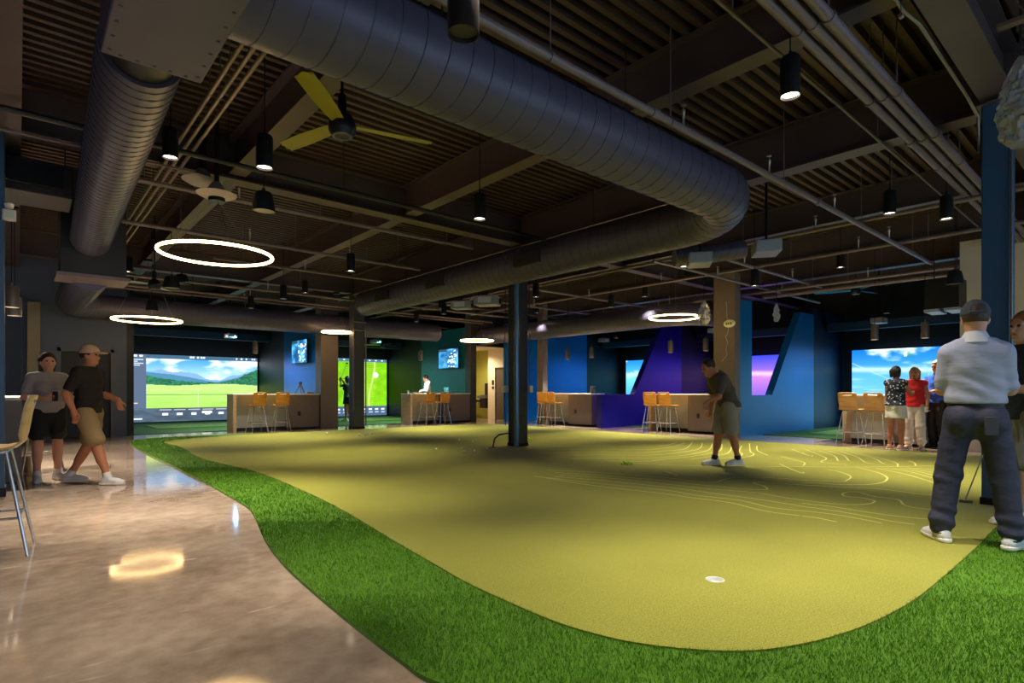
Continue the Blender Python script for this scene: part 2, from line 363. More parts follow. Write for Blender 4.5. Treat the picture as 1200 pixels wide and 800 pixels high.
# bay headers / soffits
def header(n, a, b): struct('trim_%d' % n, MB().box(a, b), mat('header_blue', (20, 60, 96), 0.5))
header(2, (2.3, 22.6, 3.05), (7.29, 22.8, 3.30)); header(3, (7.42, 22.6, 3.05), (13.05, 22.8, 3.30))
header(4, (19.4, 2.0, 3.05), (19.6, 7.1, 3.30)); header(5, (19.4, 7.3, 3.05), (19.6, 11.7, 3.30)); header(6, (19.4, 11.9, 3.05), (19.6, 16.3, 3.30))

# ---- bay turf
def slab(name, a, b, m, label, cat): return tag(obj(name, MB().box(a, b), m, smooth=0), label, cat)
slab('bay_turf', (2.3, 18.0, 0.0), (7.25, 24.1, 0.012), M_BAYTURF, 'dark green turf floor of the bay with the mountain fairway screen', 'turf')
slab('bay_turf', (7.45, 18.0, 0.0), (13.02, 24.1, 0.012), M_BAYTURF, 'dark green turf floor of the bay with the course map screen', 'turf')
slab('bay_turf', (15.0, 1.9, 0.0), (20.95, 7.08, 0.012), M_BAYTURF, 'dark green turf floor of the bay behind the two chatting women', 'turf')
slab('bay_turf', (15.0, 7.32, 0.0), (20.95, 11.68, 0.012), M_BAYTURF, 'dark green turf floor of the bay with the violet sunset screen', 'turf')
slab('bay_turf', (15.0, 11.92, 0.0), (20.95, 16.28, 0.012), M_BAYTURF, 'dark green turf floor of the bay behind the indigo partition', 'turf')
M_MAT = turf_mat('hitting_mat', (86, 120, 48), (128, 158, 78), 120, 0.3)
slab('hitting_mat', (3.2, 20.2, 0.012), (6.6, 22.4, 0.03), M_MAT, 'pale green hitting mat in front of the mountain fairway screen', 'mat')
slab('hitting_mat', (8.6, 20.2, 0.012), (12.2, 22.4, 0.03), M_MAT, 'pale green hitting mat in front of the course map screen', 'mat')
slab('hitting_mat', (16.2, 3.0, 0.012), (18.6, 6.4, 0.03), M_MAT, 'pale green hitting mat behind the two chatting women', 'mat')

# ================================================================ PUTTING GREEN
def smooth_closed(pts, it=2):
    for _ in range(it):
        q = []
        for i in range(len(pts)):
            a, b = pts[i], pts[(i+1) % len(pts)]
            q += [(a[0]*0.75+b[0]*0.25, a[1]*0.75+b[1]*0.25), (a[0]*0.25+b[0]*0.75, a[1]*0.25+b[1]*0.75)]
        pts = q
    return pts
def gp(l): return [(G(x, y).x, G(x, y).y) for x, y in l]
inner_px = [(186,519),(207,523.5),(219,528),(226,535),(250,543),(300,554),(332,567),(372,585),(404,602),(432,619),(467,641),(510,666),(548,689),(600,713),(645,733),(690,748),(750,762),(830,770),(890,770),(951,760),(1000,745),(1035,730),(1075,707),(1112,675),(1150,640),(1161,626),(1189,605),(1200,594)]
inner = gp(inner_px) + [(6.9, 0.2), (8.6, -0.6), (10.5, -1.2), (12.6, -1.4), (12.75, 0.5), (12.75, 4.0), (12.6, 8.0), (12.6, 12.0), (12.55, 15.2), (12.2, 15.75), (9.0, 15.85), (6.3, 15.85)]
inner += gp([(300, 509.5), (262, 512), (225, 515)])
outer_px = [(150,518),(163,528),(200,545),(240,566),(275,586),(294,598),(301,612),(310,635),(330,662),(360,690),(400,724),(440,756),(474,781),(497,800)]
outer = gp(outer_px) + [(1.35, 1.62), (1.6, 1.0), (2.3, 0.35), (3.3, -0.2), (4.6, -0.9), (6.0, -1.9), (8.6, -2.4), (12.3, -2.4), (12.77, -1.2), (12.77, 8.0), (12.63, 15.6), (12.3, 15.9), (9.0, 15.93), (6.2, 15.95)]
outer += gp([(305, 508.0), (262, 509), (215, 512), (180, 514), (158, 516)])
inner = smooth_closed(inner, 2); outer = smooth_closed(outer, 2)
def turf_mesh(name, poly, z, hole=None):
    bm = bmesh.new()
    def loop(pp):
        vs = [bm.verts.new((p[0], p[1], z)) for p in pp]; return [bm.edges.new((vs[i], vs[(i+1) % len(vs)])) for i in range(len(vs))]
    e = loop(poly)
    if hole: e += loop(hole)
    bmesh.ops.triangle_fill(bm, use_beauty=True, use_dissolve=False, edges=e)
    for f in bm.faces:
        f.normal_update()
        if f.normal.z < 0: f.normal_flip()
    oe = [x for x in bm.edges if x.is_boundary]
    r = bmesh.ops.extrude_edge_only(bm, edges=oe)
    for v in [g for g in r['geom'] if isinstance(g, bmesh.types.BMVert)]: v.co.z = 0.0
    me = bpy.data.meshes.new(name); bm.to_mesh(me); bm.free(); return me
cup = G(838, 684.5); CR = 0.054
green = tag(obj('putting_green', turf_mesh('putting_green', inner, 0.03, [(cup.x+CR*math.cos(2*PI*k/28), cup.y+CR*math.sin(2*PI*k/28)) for k in range(28)]), M_GREEN), 'large yellow green putting green with pale contour lines', 'putting green')
fringe = tag(obj('fringe_turf', turf_mesh('fringe_turf', outer, 0.02, inner), M_FRINGE), 'darker green longer turf fringe curving around the putting green', 'turf')
# blades of the fringe
def inside(poly, P):
    x, y = P[:, 0], P[:, 1]; res = np.zeros(len(P), bool); n = len(poly)
    for i in range(n):
        x1, y1 = poly[i]; x2, y2 = poly[(i+1) % n]
        c = ((y1 > y) != (y2 > y)); xi = (x2-x1)*(y-y1)/((y2-y1) if y2 != y1 else 1e-9)+x1
        res ^= c & (x < xi)
    return res
bx = np.array(outer); lo = bx.min(0); hi = bx.max(0)
cand = []
for dmin, dmax, dens in ((1.6, 3.2, 12000), (3.2, 5.0, 6500), (5.0, 8.5, 2600), (8.5, 14.5, 700)):
    n = int((hi[0]-lo[0])*(hi[1]-lo[1])*dens); 
    P = np.random.rand(n, 2)*(hi-lo)+lo
    d_ = P[:, 0]*FWD.x+P[:, 1]*FWD.y; l_ = P[:, 0]*RGT.x+P[:, 1]*RGT.y
    P = P[(d_ > dmin) & (d_ <= dmax) & (np.abs(l_) < d_*0.98+0.3)]
    P = P[inside(outer, P)]; P = P[~inside(inner, P)]; cand.append(P)
P = np.concatenate(cand); n = len(P)
a = np.random.rand(n)*2*PI; ln = 0.016+np.random.rand(n)*0.014; wd = 0.0018+0.0012*np.random.rand(n)
wd *= 1+np.clip((P[:, 0]*FWD.x+P[:, 1]*FWD.y-3)/3, 0, 2.5)
lean = (np.random.rand(n)*0.7+0.1)*ln; b_ = np.random.rand(n)*2*PI
V = np.zeros((n, 3, 3)); ca, sa = np.cos(a), np.sin(a)
V[:, 0, 0] = P[:, 0]-ca*wd; V[:, 0, 1] = P[:, 1]-sa*wd; V[:, 0, 2] = 0.018
V[:, 1, 0] = P[:, 0]+ca*wd; V[:, 1, 1] = P[:, 1]+sa*wd; V[:, 1, 2] = 0.018
V[:, 2, 0] = P[:, 0]+np.cos(b_)*lean; V[:, 2, 1] = P[:, 1]+np.sin(b_)*lean; V[:, 2, 2] = 0.018+ln
me = bpy.data.meshes.new('grass_blades'); me.vertices.add(3*n); me.vertices.foreach_set('co', V.reshape(-1))
me.loops.add(3*n); me.loops.foreach_set('vertex_index', np.arange(3*n)); me.polygons.add(n); me.polygons.foreach_set('loop_start', np.arange(n)*3)
me.update(); me.validate()
M_BLADE = turf_mat('grass_blade', (60, 102, 10), (126, 178, 36), 90, 0.0)
g = obj('grass_blades', me, M_BLADE, fringe); g['kind'] = 'stuff'
# cup
t = thing('hole_cup', 'white golf hole cup sunk in the putting green', 'golf hole', (cup.x, cup.y, 0))
obj('cup_liner', MB().lathe([(0.0, 0.006), (CR-0.004, 0.006), (CR-0.003, 0.031), (CR+0.001, 0.031), (CR+0.001, 0.002)], n=32), mat('cup_white', (245, 245, 240), 0.4, emit=0.0), t)
# painted contour lines
def cr3(o, l): return [(o[0]+x/6.667, o[1]+y/6.667) for x, y in l]
A, B, C2 = (780, 500), (940, 500), (620, 500)
lines = [
 [(398,510),(440,511.5),(480,513),(520,515),(560,517)],
 [(742,545)]+cr3(A, [(240,320),(600,323),(1070,327)])+cr3(B, [(400,330),(800,325),(1150,316)]),
 cr3(A, [(0,365),(60,385),(95,398)]),
 [(640,553),(700,556)]+cr3(A, [(0,415),(150,435),(300,452),(400,450),(450,430),(520,418),(680,415),(900,420),(1100,440)]),
 [(650,556),(710,560)]+cr3(A, [(0,440),(200,465),(400,485),(600,505),(760,512),(795,503),(760,480),(700,465),(695,455),(750,452),(900,462),(1200,480)]),
 [(655,559),(715,563)]+cr3(A, [(0,465),(200,490),(400,510),(600,525),(750,540),(900,570),(1100,600)]),
 [(650,561),(710,566)]+cr3(A, [(0,490),(200,515),(400,545),(600,570),(800,600),(950,625),(1067,645)]),
 [(640,562),(700,569)]+cr3(A, [(0,515),(200,550),(400,575),(600,600),(800,650),(1000,675),(1067,680)]),
 [(625,560),(690,571)]+cr3(A, [(0,545),(200,575),(400,600),(550,625),(700,665),(850,695),(1050,720)]),
 cr3(A, [(210,130),(180,165),(130,190),(0,200)])+cr3(C2, [(900,215),(600,210),(300,210),(50,220)]),
 cr3(A, [(285,135),(280,165),(240,190),(100,215),(0,225)])+cr3(C2, [(900,235),(600,232),(300,235)]),
 cr3(A, [(365,140),(350,180),(300,205),(150,235),(0,250)])+cr3(C2, [(900,262),(600,258),(300,262)]),
 cr3(A, [(440,145),(435,185),(395,210),(200,245),(0,265)])+cr3(C2, [(900,285),(600,280)]),
 cr3(A, [(520,150),(490,215),(380,240),(200,265)]), cr3(A, [(595,160),(575,205),(600,225),(560,245),(400,265)]),
 cr3(A, [(655,140),(662,205),(690,225),(650,245),(500,265)]), cr3(A, [(715,160),(720,200),(800,235)]),
 cr3(A, [(150,135),(100,155),(0,175)])+cr3(C2, [(900,190),(500,185),(150,190)]), cr3(A, [(90,130),(0,155)])+cr3(C2, [(900,168),(500,160),(100,165)]),
 cr3(A, [(985,185),(1080,225),(1140,245),(1145,236)]), cr3(A, [(890,305),(990,350),(1070,380),(1075,370)]), cr3(A, [(900,245),(1000,270),(1085,295),(1075,318)]),
 cr3(B, [(0,215),(70,245)]), cr3(B, [(30,190),(130,230),(190,262),(150,285),(180,295),(350,310)]), cr3(B, [(130,200),(250,240),(280,280)]),
 cr3(B, [(200,200),(320,235),(365,280)]), cr3(B, [(300,205),(430,250),(490,290),(560,305)]), cr3(B, [(380,210),(560,260),(620,295),(650,305)]),
 cr3(B, [(450,220),(650,270),(740,300),(745,325)]), cr3(B, [(830,280),(880,300),(885,320)]),
 cr3(B, [(420,330),(560,365),(640,395),(665,425),(620,455),(500,470),(300,470),(150,460),(0,455)]),
 cr3(B, [(200,350),(300,370),(380,405),(350,435),(300,445),(0,435)]),
 cr3(B, [(580,340),(800,385),(950,430),(1040,460),(1055,475)]), cr3(B, [(640,340),(850,370),(1090,440)]), cr3(B, [(700,340),(900,365),(1200,440)]),
 cr3(B, [(760,335),(950,360),(1250,420)]), cr3(B, [(820,335),(1000,350),(1300,395)]),
 cr3(B, [(0,475),(200,485),(400,495),(600,505),(800,530),(950,550),(1150,560)]),
 cr3(B, [(1160,672),(1060,670),(950,665),(850,650),(790,630),(760,595),(680,580),(560,565),(450,535),(360,530),(315,545),(340,565),(450,575),(530,590),(568,605),(520,625),(400,632),(250,625),(0,595)]),
 cr3(B, [(0,620),(250,650),(500,690),(750,725),(1000,750)]), cr3(B, [(0,645),(250,680),(500,725),(700,765),(880,790)]),
 cr3(B, [(0,680),(250,710),(450,745),(620,780)]), cr3(B, [(0,725),(100,735),(200,755),(270,770)]),
]
M_LINE = mat('contour_paint', (216, 212, 110), 0.8)
def catmull(p, n=6):
    out = []
    for i in range(len(p)-1):
        p0 = p[max(i-1, 0)]; p1 = p[i]; p2 = p[i+1]; p3 = p[min(i+2, len(p)-1)]
        for k in range(n):
            t_ = k/n
            out.append(tuple(0.5*((2*p1[j])+(-p0[j]+p2[j])*t_+(2*p0[j]-5*p1[j]+4*p2[j]-p3[j])*t_*t_+(-p0[j]+3*p1[j]-3*p2[j]+p3[j])*t_**3) for j in range(2)))
    out.append(tuple(p[-1])); return out
for L in lines:
    pts = catmull(L) if len(L) > 2 else L
    pts = [Vector((G(*p).x, G(*p).y, 0.0315)) for p in pts]; pts = [p for p in pts if p.x < 12.5]
    if len(pts) < 2: continue
    vs = []; fs = []
    for i, p in enumerate(pts):
        d_ = (pts[min(i+1, len(pts)-1)]-pts[max(i-1, 0)]); d_.z = 0; d_.normalize(); nrm = Vector((-d_.y, d_.x, 0))*0.011
        vs += [p+nrm, p-nrm]
        if i: fs.append((2*i-2, 2*i, 2*i+1, 2*i-1))
    obj('contour_line', MB().add(vs, fs), M_LINE, green, smooth=0)
# golf balls
def ball(x, y, m, label, grp, r=0.0214):
    p = G(x, y); o = obj('golf_ball', MB().lathe([(r*math.sin(PI*k/8)+1e-5, -r*math.cos(PI*k/8)) for k in range(9)], n=14), m, origin=None)
    o.location = (p.x, p.y, 0.03+r); tag(o, label, 'ball', grp)
for x, y in ((729, 547), (733, 546.5), (736, 547), (740, 547), (731, 545)): ball(x, y, M_BALL, 'bright yellow golf ball in the cluster on the green by the contour lines', 'yellow balls in the cluster', 0.026)
for x, y in ((616, 517), (620, 516.5), (623, 517), (619, 518.5)): ball(x, y, M_BALL, 'yellow golf ball lying behind the black column with the pipe', 'balls behind the black column', 0.026)
for x, y in ((383, 509.5), (421, 512), (428, 511.5), (434, 511)): ball(x, y, M_BALLW, 'white golf ball near the base of the dark column', 'white balls near the dark column', 0.026)
for x, y in ((511, 529), (541, 528), (544, 532), (556, 531), (571, 528.5), (554, 520), (538, 518)): ball(x, y, M_BALLW, 'pale golf ball scattered near the black bent bar stand', 'scattered pale balls')

# ================================================================ COLUMNS
def column(loc, sx, sy, m, label, top=DECK-0.6, tex=None):
    t = thing('steel_column', label, 'column', loc)
    obj('shaft', MB().box((-sx/2, -sy/2, 0), (sx/2, sy/2, top)), m, t, bevel=0.012)
    obj('base_trim', MB().box((-sx/2-0.012, -sy/2-0.012, 0), (sx/2+0.012, sy/2+0.012, 0.10)), M_BLKMETAL, t, bevel=0.006)
    obj('cap_plate', MB().box((-sx/2-0.04, -sy/2-0.04, top-0.02), (sx/2+0.04, sy/2+0.04, top)), M_STEEL, t)
    return t
c1 = column((7.50, 1.125, 0), 0.30, 0.22, M_COLBLUE, 'dark blue square column beside the man in the grey polo')
obj('edge_conduit', MB().tube([(-0.165, -0.125, 0.0), (-0.165, -0.125, 4.0)], 0.012), M_GREYMETAL, c1)
c2 = column((7.86, 8.865, 0), 0.29, 0.29, M_COLDARK, 'black square column with a vertical pipe in the middle of the green')
obj('riser_pipe', MB().tube([(-0.19, -0.17, 0.03), (-0.19, -0.17, 4.0)], 0.052, 14).tube([(-0.19, -0.17, 0.4), (-0.19, -0.17, 0.5)], 0.062, 14).tube([(-0.19, -0.17, 2.3), (-0.19, -0.17, 2.4)], 0.062, 14), mat('riser_blue', (84, 120, 152), 0.25, 0.4), c2)
obj('cable', MB().tube([(0.16, -0.17, 3.6), (0.16, -0.18, 2.4), (0.19, -0.2, 2.1), (0.16, -0.17, 1.9), (0.165, -0.17, 1.3)], 0.008, 6).tube([(-0.2, 0.16, 3.6), (-0.21, 0.17, 2.3), (-0.24, 0.18, 2.1), (-0.2, 0.17, 1.9), (-0.2, 0.17, 1.3), (-0.22, 0.18, 0.9), (-0.19, 0.165, 0.45)], 0.008, 6), M_BLACK, c2)
ob = obj('outlet_box', MB().box((-0.26, 0.12, 1.14), (-0.145, 0.22, 1.28)), M_WHITE, c2, bevel=0.008)
obj('outlet_box', MB().box((0.145, -0.22, 1.14), (0.23, -0.12, 1.28)), M_WHITE, c2, bevel=0.008)
c3 = column((7.80, 16.20, 0), 0.34, 0.34, mat('column_grey_paint', (58, 62, 70), 0.45, var=0.05), 'dark grey square column in front of the course map bay')
obj('conduit', MB().tube([(-0.2, -0.2, 3.0), (0.2, -0.2, 3.0), (0.2, -0.2, 0.1)], 0.02, 8).tube([(-0.2, -0.2, 3.25), (0.2, -0.2, 3.25)], 0.02, 8).tube([(-0.2, -0.2, 2.9), (-0.2, -0.2, 0.6)], 0.02, 8), M_PIPE, c3)
c4 = column((-0.26, 8.60, 0), 0.30, 0.30, M_COLBLUE, 'dark blue square column at the lounge counter with an emergency lamp')
p = PY(8, 250, 8.43)
t = thing('emergency_lamp', 'white emergency lamp on the blue lounge column', 'lamp', (p.x+0.02, 8.45, p.z-0.08))
obj('housing', MB().box((-0.06, -0.07, 0), (0.06, 0, 0.12)), M_WHITE, t, bevel=0.01)
obj('lamp_head', MB().lathe([(0.0, -0.02), (0.035, -0.015), (0.045, 0.03), (0.02, 0.05)], (0.0, -0.05, 0.15)), M_WHITE, t)
obj('lens', MB().box((-0.04, -0.075, 0.03), (0.04, -0.069, 0.09)), mat('lens_green', (200, 225, 200), 0.2), t)
t = thing('bent_bar_stand', 'black bent metal bar stand beside the black column', 'stand', (G(585, 524).x, G(585, 524).y, 0.03))
pa, pb = G(577.5, 526), G(597, 524); q = Vector((t.location.x, t.location.y, 0))
obj('bar', MB().tube([pa-q, Vector(pa-q)+Vector((0.05, 0, 0.18)), (pa-q).lerp(pb-q, 0.35)+Vector((0, 0, 0.25)), (pb-q)+Vector((0, 0, 0.27)), (pb-q)], 0.016, 8), M_BLACK, t)
obj('foot', MB().box(tuple(pa-q-Vector((0.05, 0.05, 0))), tuple(pa-q+Vector((0.05, 0.05, 0.012)))), M_BLACK, t)

# ================================================================ CEILING STEEL
YG, XG, XB = (-0.1, 7.7, 15.5), (1.12, 8.6, 16.2), (2.3, 5.05, 11.0, 13.4, 18.3)
def support(x, y, r=0.05):
    """underside of the steel or deck that something hanging at x, y is fixed to"""
    if any(abs(x-g) < 0.13+r for g in YG): return DECK-0.60
    if any(abs(y-g) < 0.13+r for g in XG): return DECK-0.56
    if any(abs(x-g) < 0.11+r for g in XB): return DECK-0.50
    return DECK
def ibeam(name, a, b, depth, fw, m, label, tf=0.022, z=DECK, cope=(0, 0)):
    t = thing(name, label, 'beam', (0, 0, 0)); a = Vector(a); b = Vector(b); L = (b-a).length; ang = math.atan2(b.y-a.y, b.x-a.x)
    t.location = (a.x, a.y, z-depth); t.rotation_euler = (0, 0, ang)     # the web reaches on to the carrying web, flanges are coped
    obj('bottom_flange', MB().box((0, -fw/2, 0), (L, fw/2, tf)), m, t, smooth=0)
    obj('web', MB().box((-cope[0], -0.008, tf), (L+cope[1], 0.008, depth-tf)), m, t, smooth=0)
    obj('top_flange', MB().box((0, -fw/2, depth-tf), (L, fw/2, depth)), m, t, smooth=0)
    return t
for X, ye, lab in ((-0.1, 17.61, 'deep steel girder over the lounge counter column'), (7.7, Y1-0.2, 'deep steel girder over the row of three columns'), (15.5, 17.31, 'deep steel girder over the right row of bays')):
    ibeam('steel_girder', (X, Y0+0.2), (X, ye), 0.60, 0.26, M_STEEL, lab)
def spans(lo, hi, cuts, half):
    e = [lo]+[c for c in cuts if lo < c < hi]+[hi]
    for k in range(len(e)-1): yield k, e[k]+(half if k else 0), e[k+1]-(half if k < len(e)-2 else 0), (0.1225 if k else 0, 0.1225 if k < len(e)-2 else 0)
for Y, lab in ((1.12, 'blue column'), (8.6, 'black column with the pipe'), (16.2, 'dark grey column')):
    for k, a_, b_, cp in spans(X0+0.2, X1-0.2, YG, 0.13):
        ibeam('steel_girder', (a_, Y), (b_, Y), 0.56, 0.26, M_STEEL, ['steel girder in line with the %s, outside the lounge column', 'steel girder ending on the %s from the lounge side', 'steel girder ending on the %s from the right bays side', 'steel girder in line with the %s, deep over the right bays'][k] % lab, cope=cp)
for X, ye, lab in ((2.3, Y1-0.2, 'above the olive fan'), (5.05, Y1-0.2, 'behind the large round duct'), (11.0, Y1-0.2, 'just beyond the row of columns'), (13.4, 17.31, 'above the right counters'), (18.3, 17.31, 'deep in the right bays')):
    for k, a_, b_, cp in spans(Y0+0.2, ye, XG, 0.13):
        ibeam('steel_beam', (X, a_), (X, b_), 0.50, 0.22, M_STEEL, 'steel beam %s, %s' % (lab, ['on the storefront side of the blue column', 'between the blue and black column girders', 'between the black and dark grey column girders', 'past the dark grey column girder'][k]), cope=cp)
M_TAN = mat('tan_primer', (112, 94, 80), 0.55, 0.1)
for k in range(4):   # open web joists over the right edge
    X = 4.4+k*0.95
    t = thing('bar_joist', 'open web steel joist beside the girder on the blue column', 'joist', (X, 0.95, DECK-0.42), -PI/2, 'open web joists')
    obj('bottom_chord', MB().box((0, -0.04, 0), (5.6, 0.04, 0.035)), M_TAN, t, smooth=0); obj('top_chord', MB().box((0, -0.04, 0.385), (5.6, 0.04, 0.42)), M_TAN, t, smooth=0)
    zz = [(0.2*i, 0, 0.03 if i % 2 else 0.39) for i in range(29)]
    obj('web_bar', MB().tube(zz, 0.011, 6), M_TAN, t)

# ================================================================ DUCTS
def arc_path(p0, corner, p1, R, n=14):
    p0, corner, p1 = Vector(p0), Vector(corner), Vector(p1); a = (p0-corner).normalized(); b = (p1-corner).normalized()
    s = corner+a*R; e = corner+b*R; c = corner+(a+b)*R; out = [p0, s]
    for i in range(1, n):
        th = PI/2*i/n; out.append(c-b*R*math.cos(th)-a*R*math.sin(th))
    return out+[e, p1]
def resample(pts, step):
    out = [pts[0]]; acc = 0.0
    for i in range(len(pts)-1):
        a, b = pts[i], pts[i+1]; L = (b-a).length; s = step-acc
        while s <= L: out.append(a+(b-a)*(s/L)); s += step
        acc = (acc+L) % step
    return out
def duct(name, label, pts, r, seam_pitch=0.19, n=40, seg=True):
    pts = [Vector(p) for p in pts]; o = thing(name, label, 'duct', pts[0]); q = pts[0]
    fine = resample(pts, 0.10)+[pts[-1]]
    obj('duct_wall', MB().tube([p-q for p in fine], r, n), M_DUCT, o, smooth=0.9)
    sp = resample(pts, seam_pitch/20); mb = MB(); up = Vector((0, 0, 1)); hp = []
    for i, p in enumerate(sp):
        d_ = (sp[min(i+1, len(sp)-1)]-sp[max(i-1, 0)]).normalized(); u = d_.cross(up).normalized(); th = 2*PI*i/20
        hp.append(p-q+(u*math.cos(th)+up*math.sin(th))*(r+0.001))
    obj('spiral_seam', MB().tube(hp, 0.006, 4), M_SEAM, o)
    return o
def hanger(o, p, r, base):      # strap to the deck
    p = Vector(p)-Vector(base)
    obj('hanger_rod', MB().tube([p+Vector((0, 0, r)), (p.x, p.y, support(p.x+base[0], p.y+base[1], 0.01)-base[2])], 0.008, 6), M_PIPED, o)
DZ = 3.58; DY = 3.56; DX = 7.27; DR = 0.325
path = arc_path((0.93, DY, DZ), (DX, DY, DZ), (DX, 14.5, DZ), 1.05)
dm = duct('spiral_duct', 'large grey round spiral duct sweeping across the ceiling into an elbow', path, DR)
obj('end_cap', MB().lathe([(0, 0), (DR+0.012, 0), (DR+0.012, 0.03), (0, 0.03)], n=36, M=Matrix.Translation((DX-0.93, 14.5-DY, 0)) @ Matrix.Rotation(-PI/2, 4, 'X')), M_DUCT, dm)
for yy in (7.6, 10.6, 13.0):
    obj('register_grille', MB().box((DX-0.93-DR-0.03, yy-DY-0.35, -0.13), (DX-0.93-DR+0.05, yy-DY+0.35, 0.1)), mat('grille_dark', (26, 26, 28), 0.6), dm, bevel=0.01)
for p in ((2.4, DY, DZ), (4.6, DY, DZ), (DX, 6.3, DZ), (DX, 9.6, DZ), (DX, 12.4, DZ)): hanger(dm, p, DR, (0.93, DY, DZ))
t = thing('duct_plenum', 'grey sheet metal plenum box joining the round ducts', 'duct box', (0.66, 3.56, 3.25))
obj('box', MB().box((-0.28, -0.78, 0), (0.28, 0.74, 0.72)), M_DUCT, t, bevel=0.01)
fb = MB()
for yy in np.linspace(-0.7, 0.66, 9): fb.lathe([(0, -0.006), (0.012, -0.004), (0.012, 0.0)], (-0.24, yy, 0), 8).lathe([(0, -0.006), (0.012, -0.004), (0.012, 0)], (0.24, yy, 0), 8)
for xx in np.linspace(-0.18, 0.18, 5): fb.lathe([(0, -0.006), (0.012, -0.004), (0.012, 0.0)], (xx, 0.7, 0), 8)
obj('screw_heads', fb, M_SEAM, t)['kind'] = 'stuff'
obj('hanger_rod', MB().tube([(-0.25, -0.6, 0.7), (-0.25, -0.6, DECK-3.25)], 0.008, 6).tube([(0.25, 0.6, 0.7), (0.25, 0.6, DECK-3.25)], 0.008, 6), M_PIPED, t)
pe = [Vector((0.67, 4.78, 3.60)), Vector((0.88, 11.3, 3.58))]
d2 = duct('spiral_duct', 'smaller grey round duct running from the sheet metal box to a dark box', [pe[0].lerp(pe[1], k/40) for k in range(41)], 0.265, 0.13)
for k in (0.3, 0.7): hanger(d2, pe[0].lerp(pe[1], k), 0.265, pe[0])
obj('collar', MB().tube([pe[0]+Vector((0, 0.05, 0))-pe[0], Vector((0.66, 4.29, 3.60))-pe[0]], 0.235, 24), M_BLACK, d2)  # black piece standing in for the shadow between box and duct
t = thing('duct_plenum', 'dark tall sheet metal box with a pale bottom flange under the deck', 'duct box', (0.92, 11.6, 2.97))
obj('box', MB().box((-0.42, -0.35, 0.04), (0.43, 0.35, DECK-2.99)), mat('plenum_dark', (30, 32, 38), 0.5), t)
obj('bottom_flange', MB().box((-0.47, -0.40, 0.0), (0.48, 0.40, 0.05)), M_PIPE, t)
pth = arc_path((0.92, 11.9, 3.16), (0.92, 16.95, 3.2), (11.2, 16.95, 3.22), 0.8)
d3 = duct('spiral_duct', 'long grey round duct passing in front of the left bays', pth, 0.30, 0.15, 32)
for xx in (3.5, 6.0, 9.5): hanger(d3, (xx, 16.95, 3.2), 0.30, pth[0])
pth = arc_path((13.2, 16.9, 3.2), (13.2, 8.0, 3.2), (15.2, 8.0, 3.2), 0.9)
d4 = duct('spiral_duct', 'grey round duct above the counters of the right bays', pth, 0.30, 0.15, 32)
for yy in (15.4, 12.5, 9.6): hanger(d4, (13.2, yy, 3.2), 0.30, pth[0])
b0 = PD(838, 297, 9.8); b1 = PD(872, 292, 9.8)
d5 = duct('branch_duct', 'short capped grey duct stub beyond the duct elbow', [PD(790, 302, 9.8), b0, b1], 0.148, 0.13, 24)
hanger(d5, b0, 0.148, PD(790, 302, 9.8))

# ================================================================ PIPES
def pipe(name, label, pts, r, m=M_PIPE, hang=(), heads=(), couple=()):
    pts = [Vector(p) for p in pts]; q = pts[0]; o = thing(name, label, 'pipe', q)
    mb = MB().tube([p-q for p in pts], r, 12); dv = (pts[-1]-pts[0]).normalized()
    for s in couple:
        c = pts[0].lerp(pts[-1], s)-q; mb.tube([c-dv*0.05, c+dv*0.05], r*1.3, 12)
    obj('pipe_run', mb, m, o)
    for s in hang:
        c = pts[0].lerp(pts[-1], s)-q
        obj('hanger_rod', MB().tube([c+Vector((0, 0, -r-0.005)), (c.x, c.y, support(c.x+q.x, c.y+q.y, 0.01)-q.z)], 0.006, 6).tube([c-dv*0.015, c+dv*0.015], r*1.25, 10), m, o)
    for s in heads:
        c = pts[0].lerp(pts[-1], s)-q
        obj('sprinkler_head', MB().lathe([(0.0, 0), (0.014, 0), (0.014, 0.12), (0.02, 0.13), (0.02, 0.16), (0.008, 0.17), (0.008, 0.20), (0.028, 0.205), (0.028, 0.21), (0, 0.212)], tuple(c+Vector((0, 0, r*0.7))), 10), M_BRASS, o)
    return o
pipe('sprinkler_pipe', 'grey sprinkler main running beside the large round duct', [(0.97, 3.13, 3.75), (13.95, 3.13, 3.75)], 0.036, M_PIPE, (0.06, 0.165, 0.29, 0.48, 0.69, 0.90), (0.307, 0.449, 0.606, 0.794), (0.27, 0.56, 0.84))
for k, dy in enumerate((0, 0.11, 0.22)):
    pipe('conduit', ['grey conduit of the three overhead, farthest from the blue column', 'grey conduit in the middle of the three overhead', 'grey conduit of the three overhead, closest to the blue column'][k], [(0.5, 1.86-dy, 3.93), (13.9, 1.86-dy, 3.93)], 0.042, M_PIPE, (0.2, 0.3, 0.42, 0.6, 0.85), (), (0.52,))
pipe('conduit', 'thin single conduit between the three conduits and the sprinkler main', [(0.8, 2.16, 4.03), (13.95, 2.16, 4.03)], 0.016, M_PIPE, (0.25, 0.5, 0.8))
pipe('sprinkler_pipe', 'dark sprinkler pipe in front of the girder on the black column', [(-2.5, 7.56, 3.97), (7.4, 7.56, 3.97)], 0.032, M_PIPED, (0.2, 0.45, 0.6, 0.85))
pipe('conduit', 'thin pale conduit below the dark sprinkler pipe', [(-2.5, 7.99, 3.905), (1.75, 7.99, 3.905)], 0.014, M_PIPE, (0.3, 0.8))
pipe('sprinkler_pipe', 'grey sprinkler pipe just behind the girder on the black column', [(0.62, 8.95, 3.97), (6.75, 8.95, 3.97)], 0.03, M_PIPE, (0.2, 0.5, 0.9), (0.3,))
pipe('sprinkler_pipe', 'grey sprinkler pipe above the large lit ring lamp', [(1.25, 10.9, 3.87), (6.75, 10.9, 3.87)], 0.032, M_PIPE, (0.15, 0.5, 0.9), (0.35, 0.7))
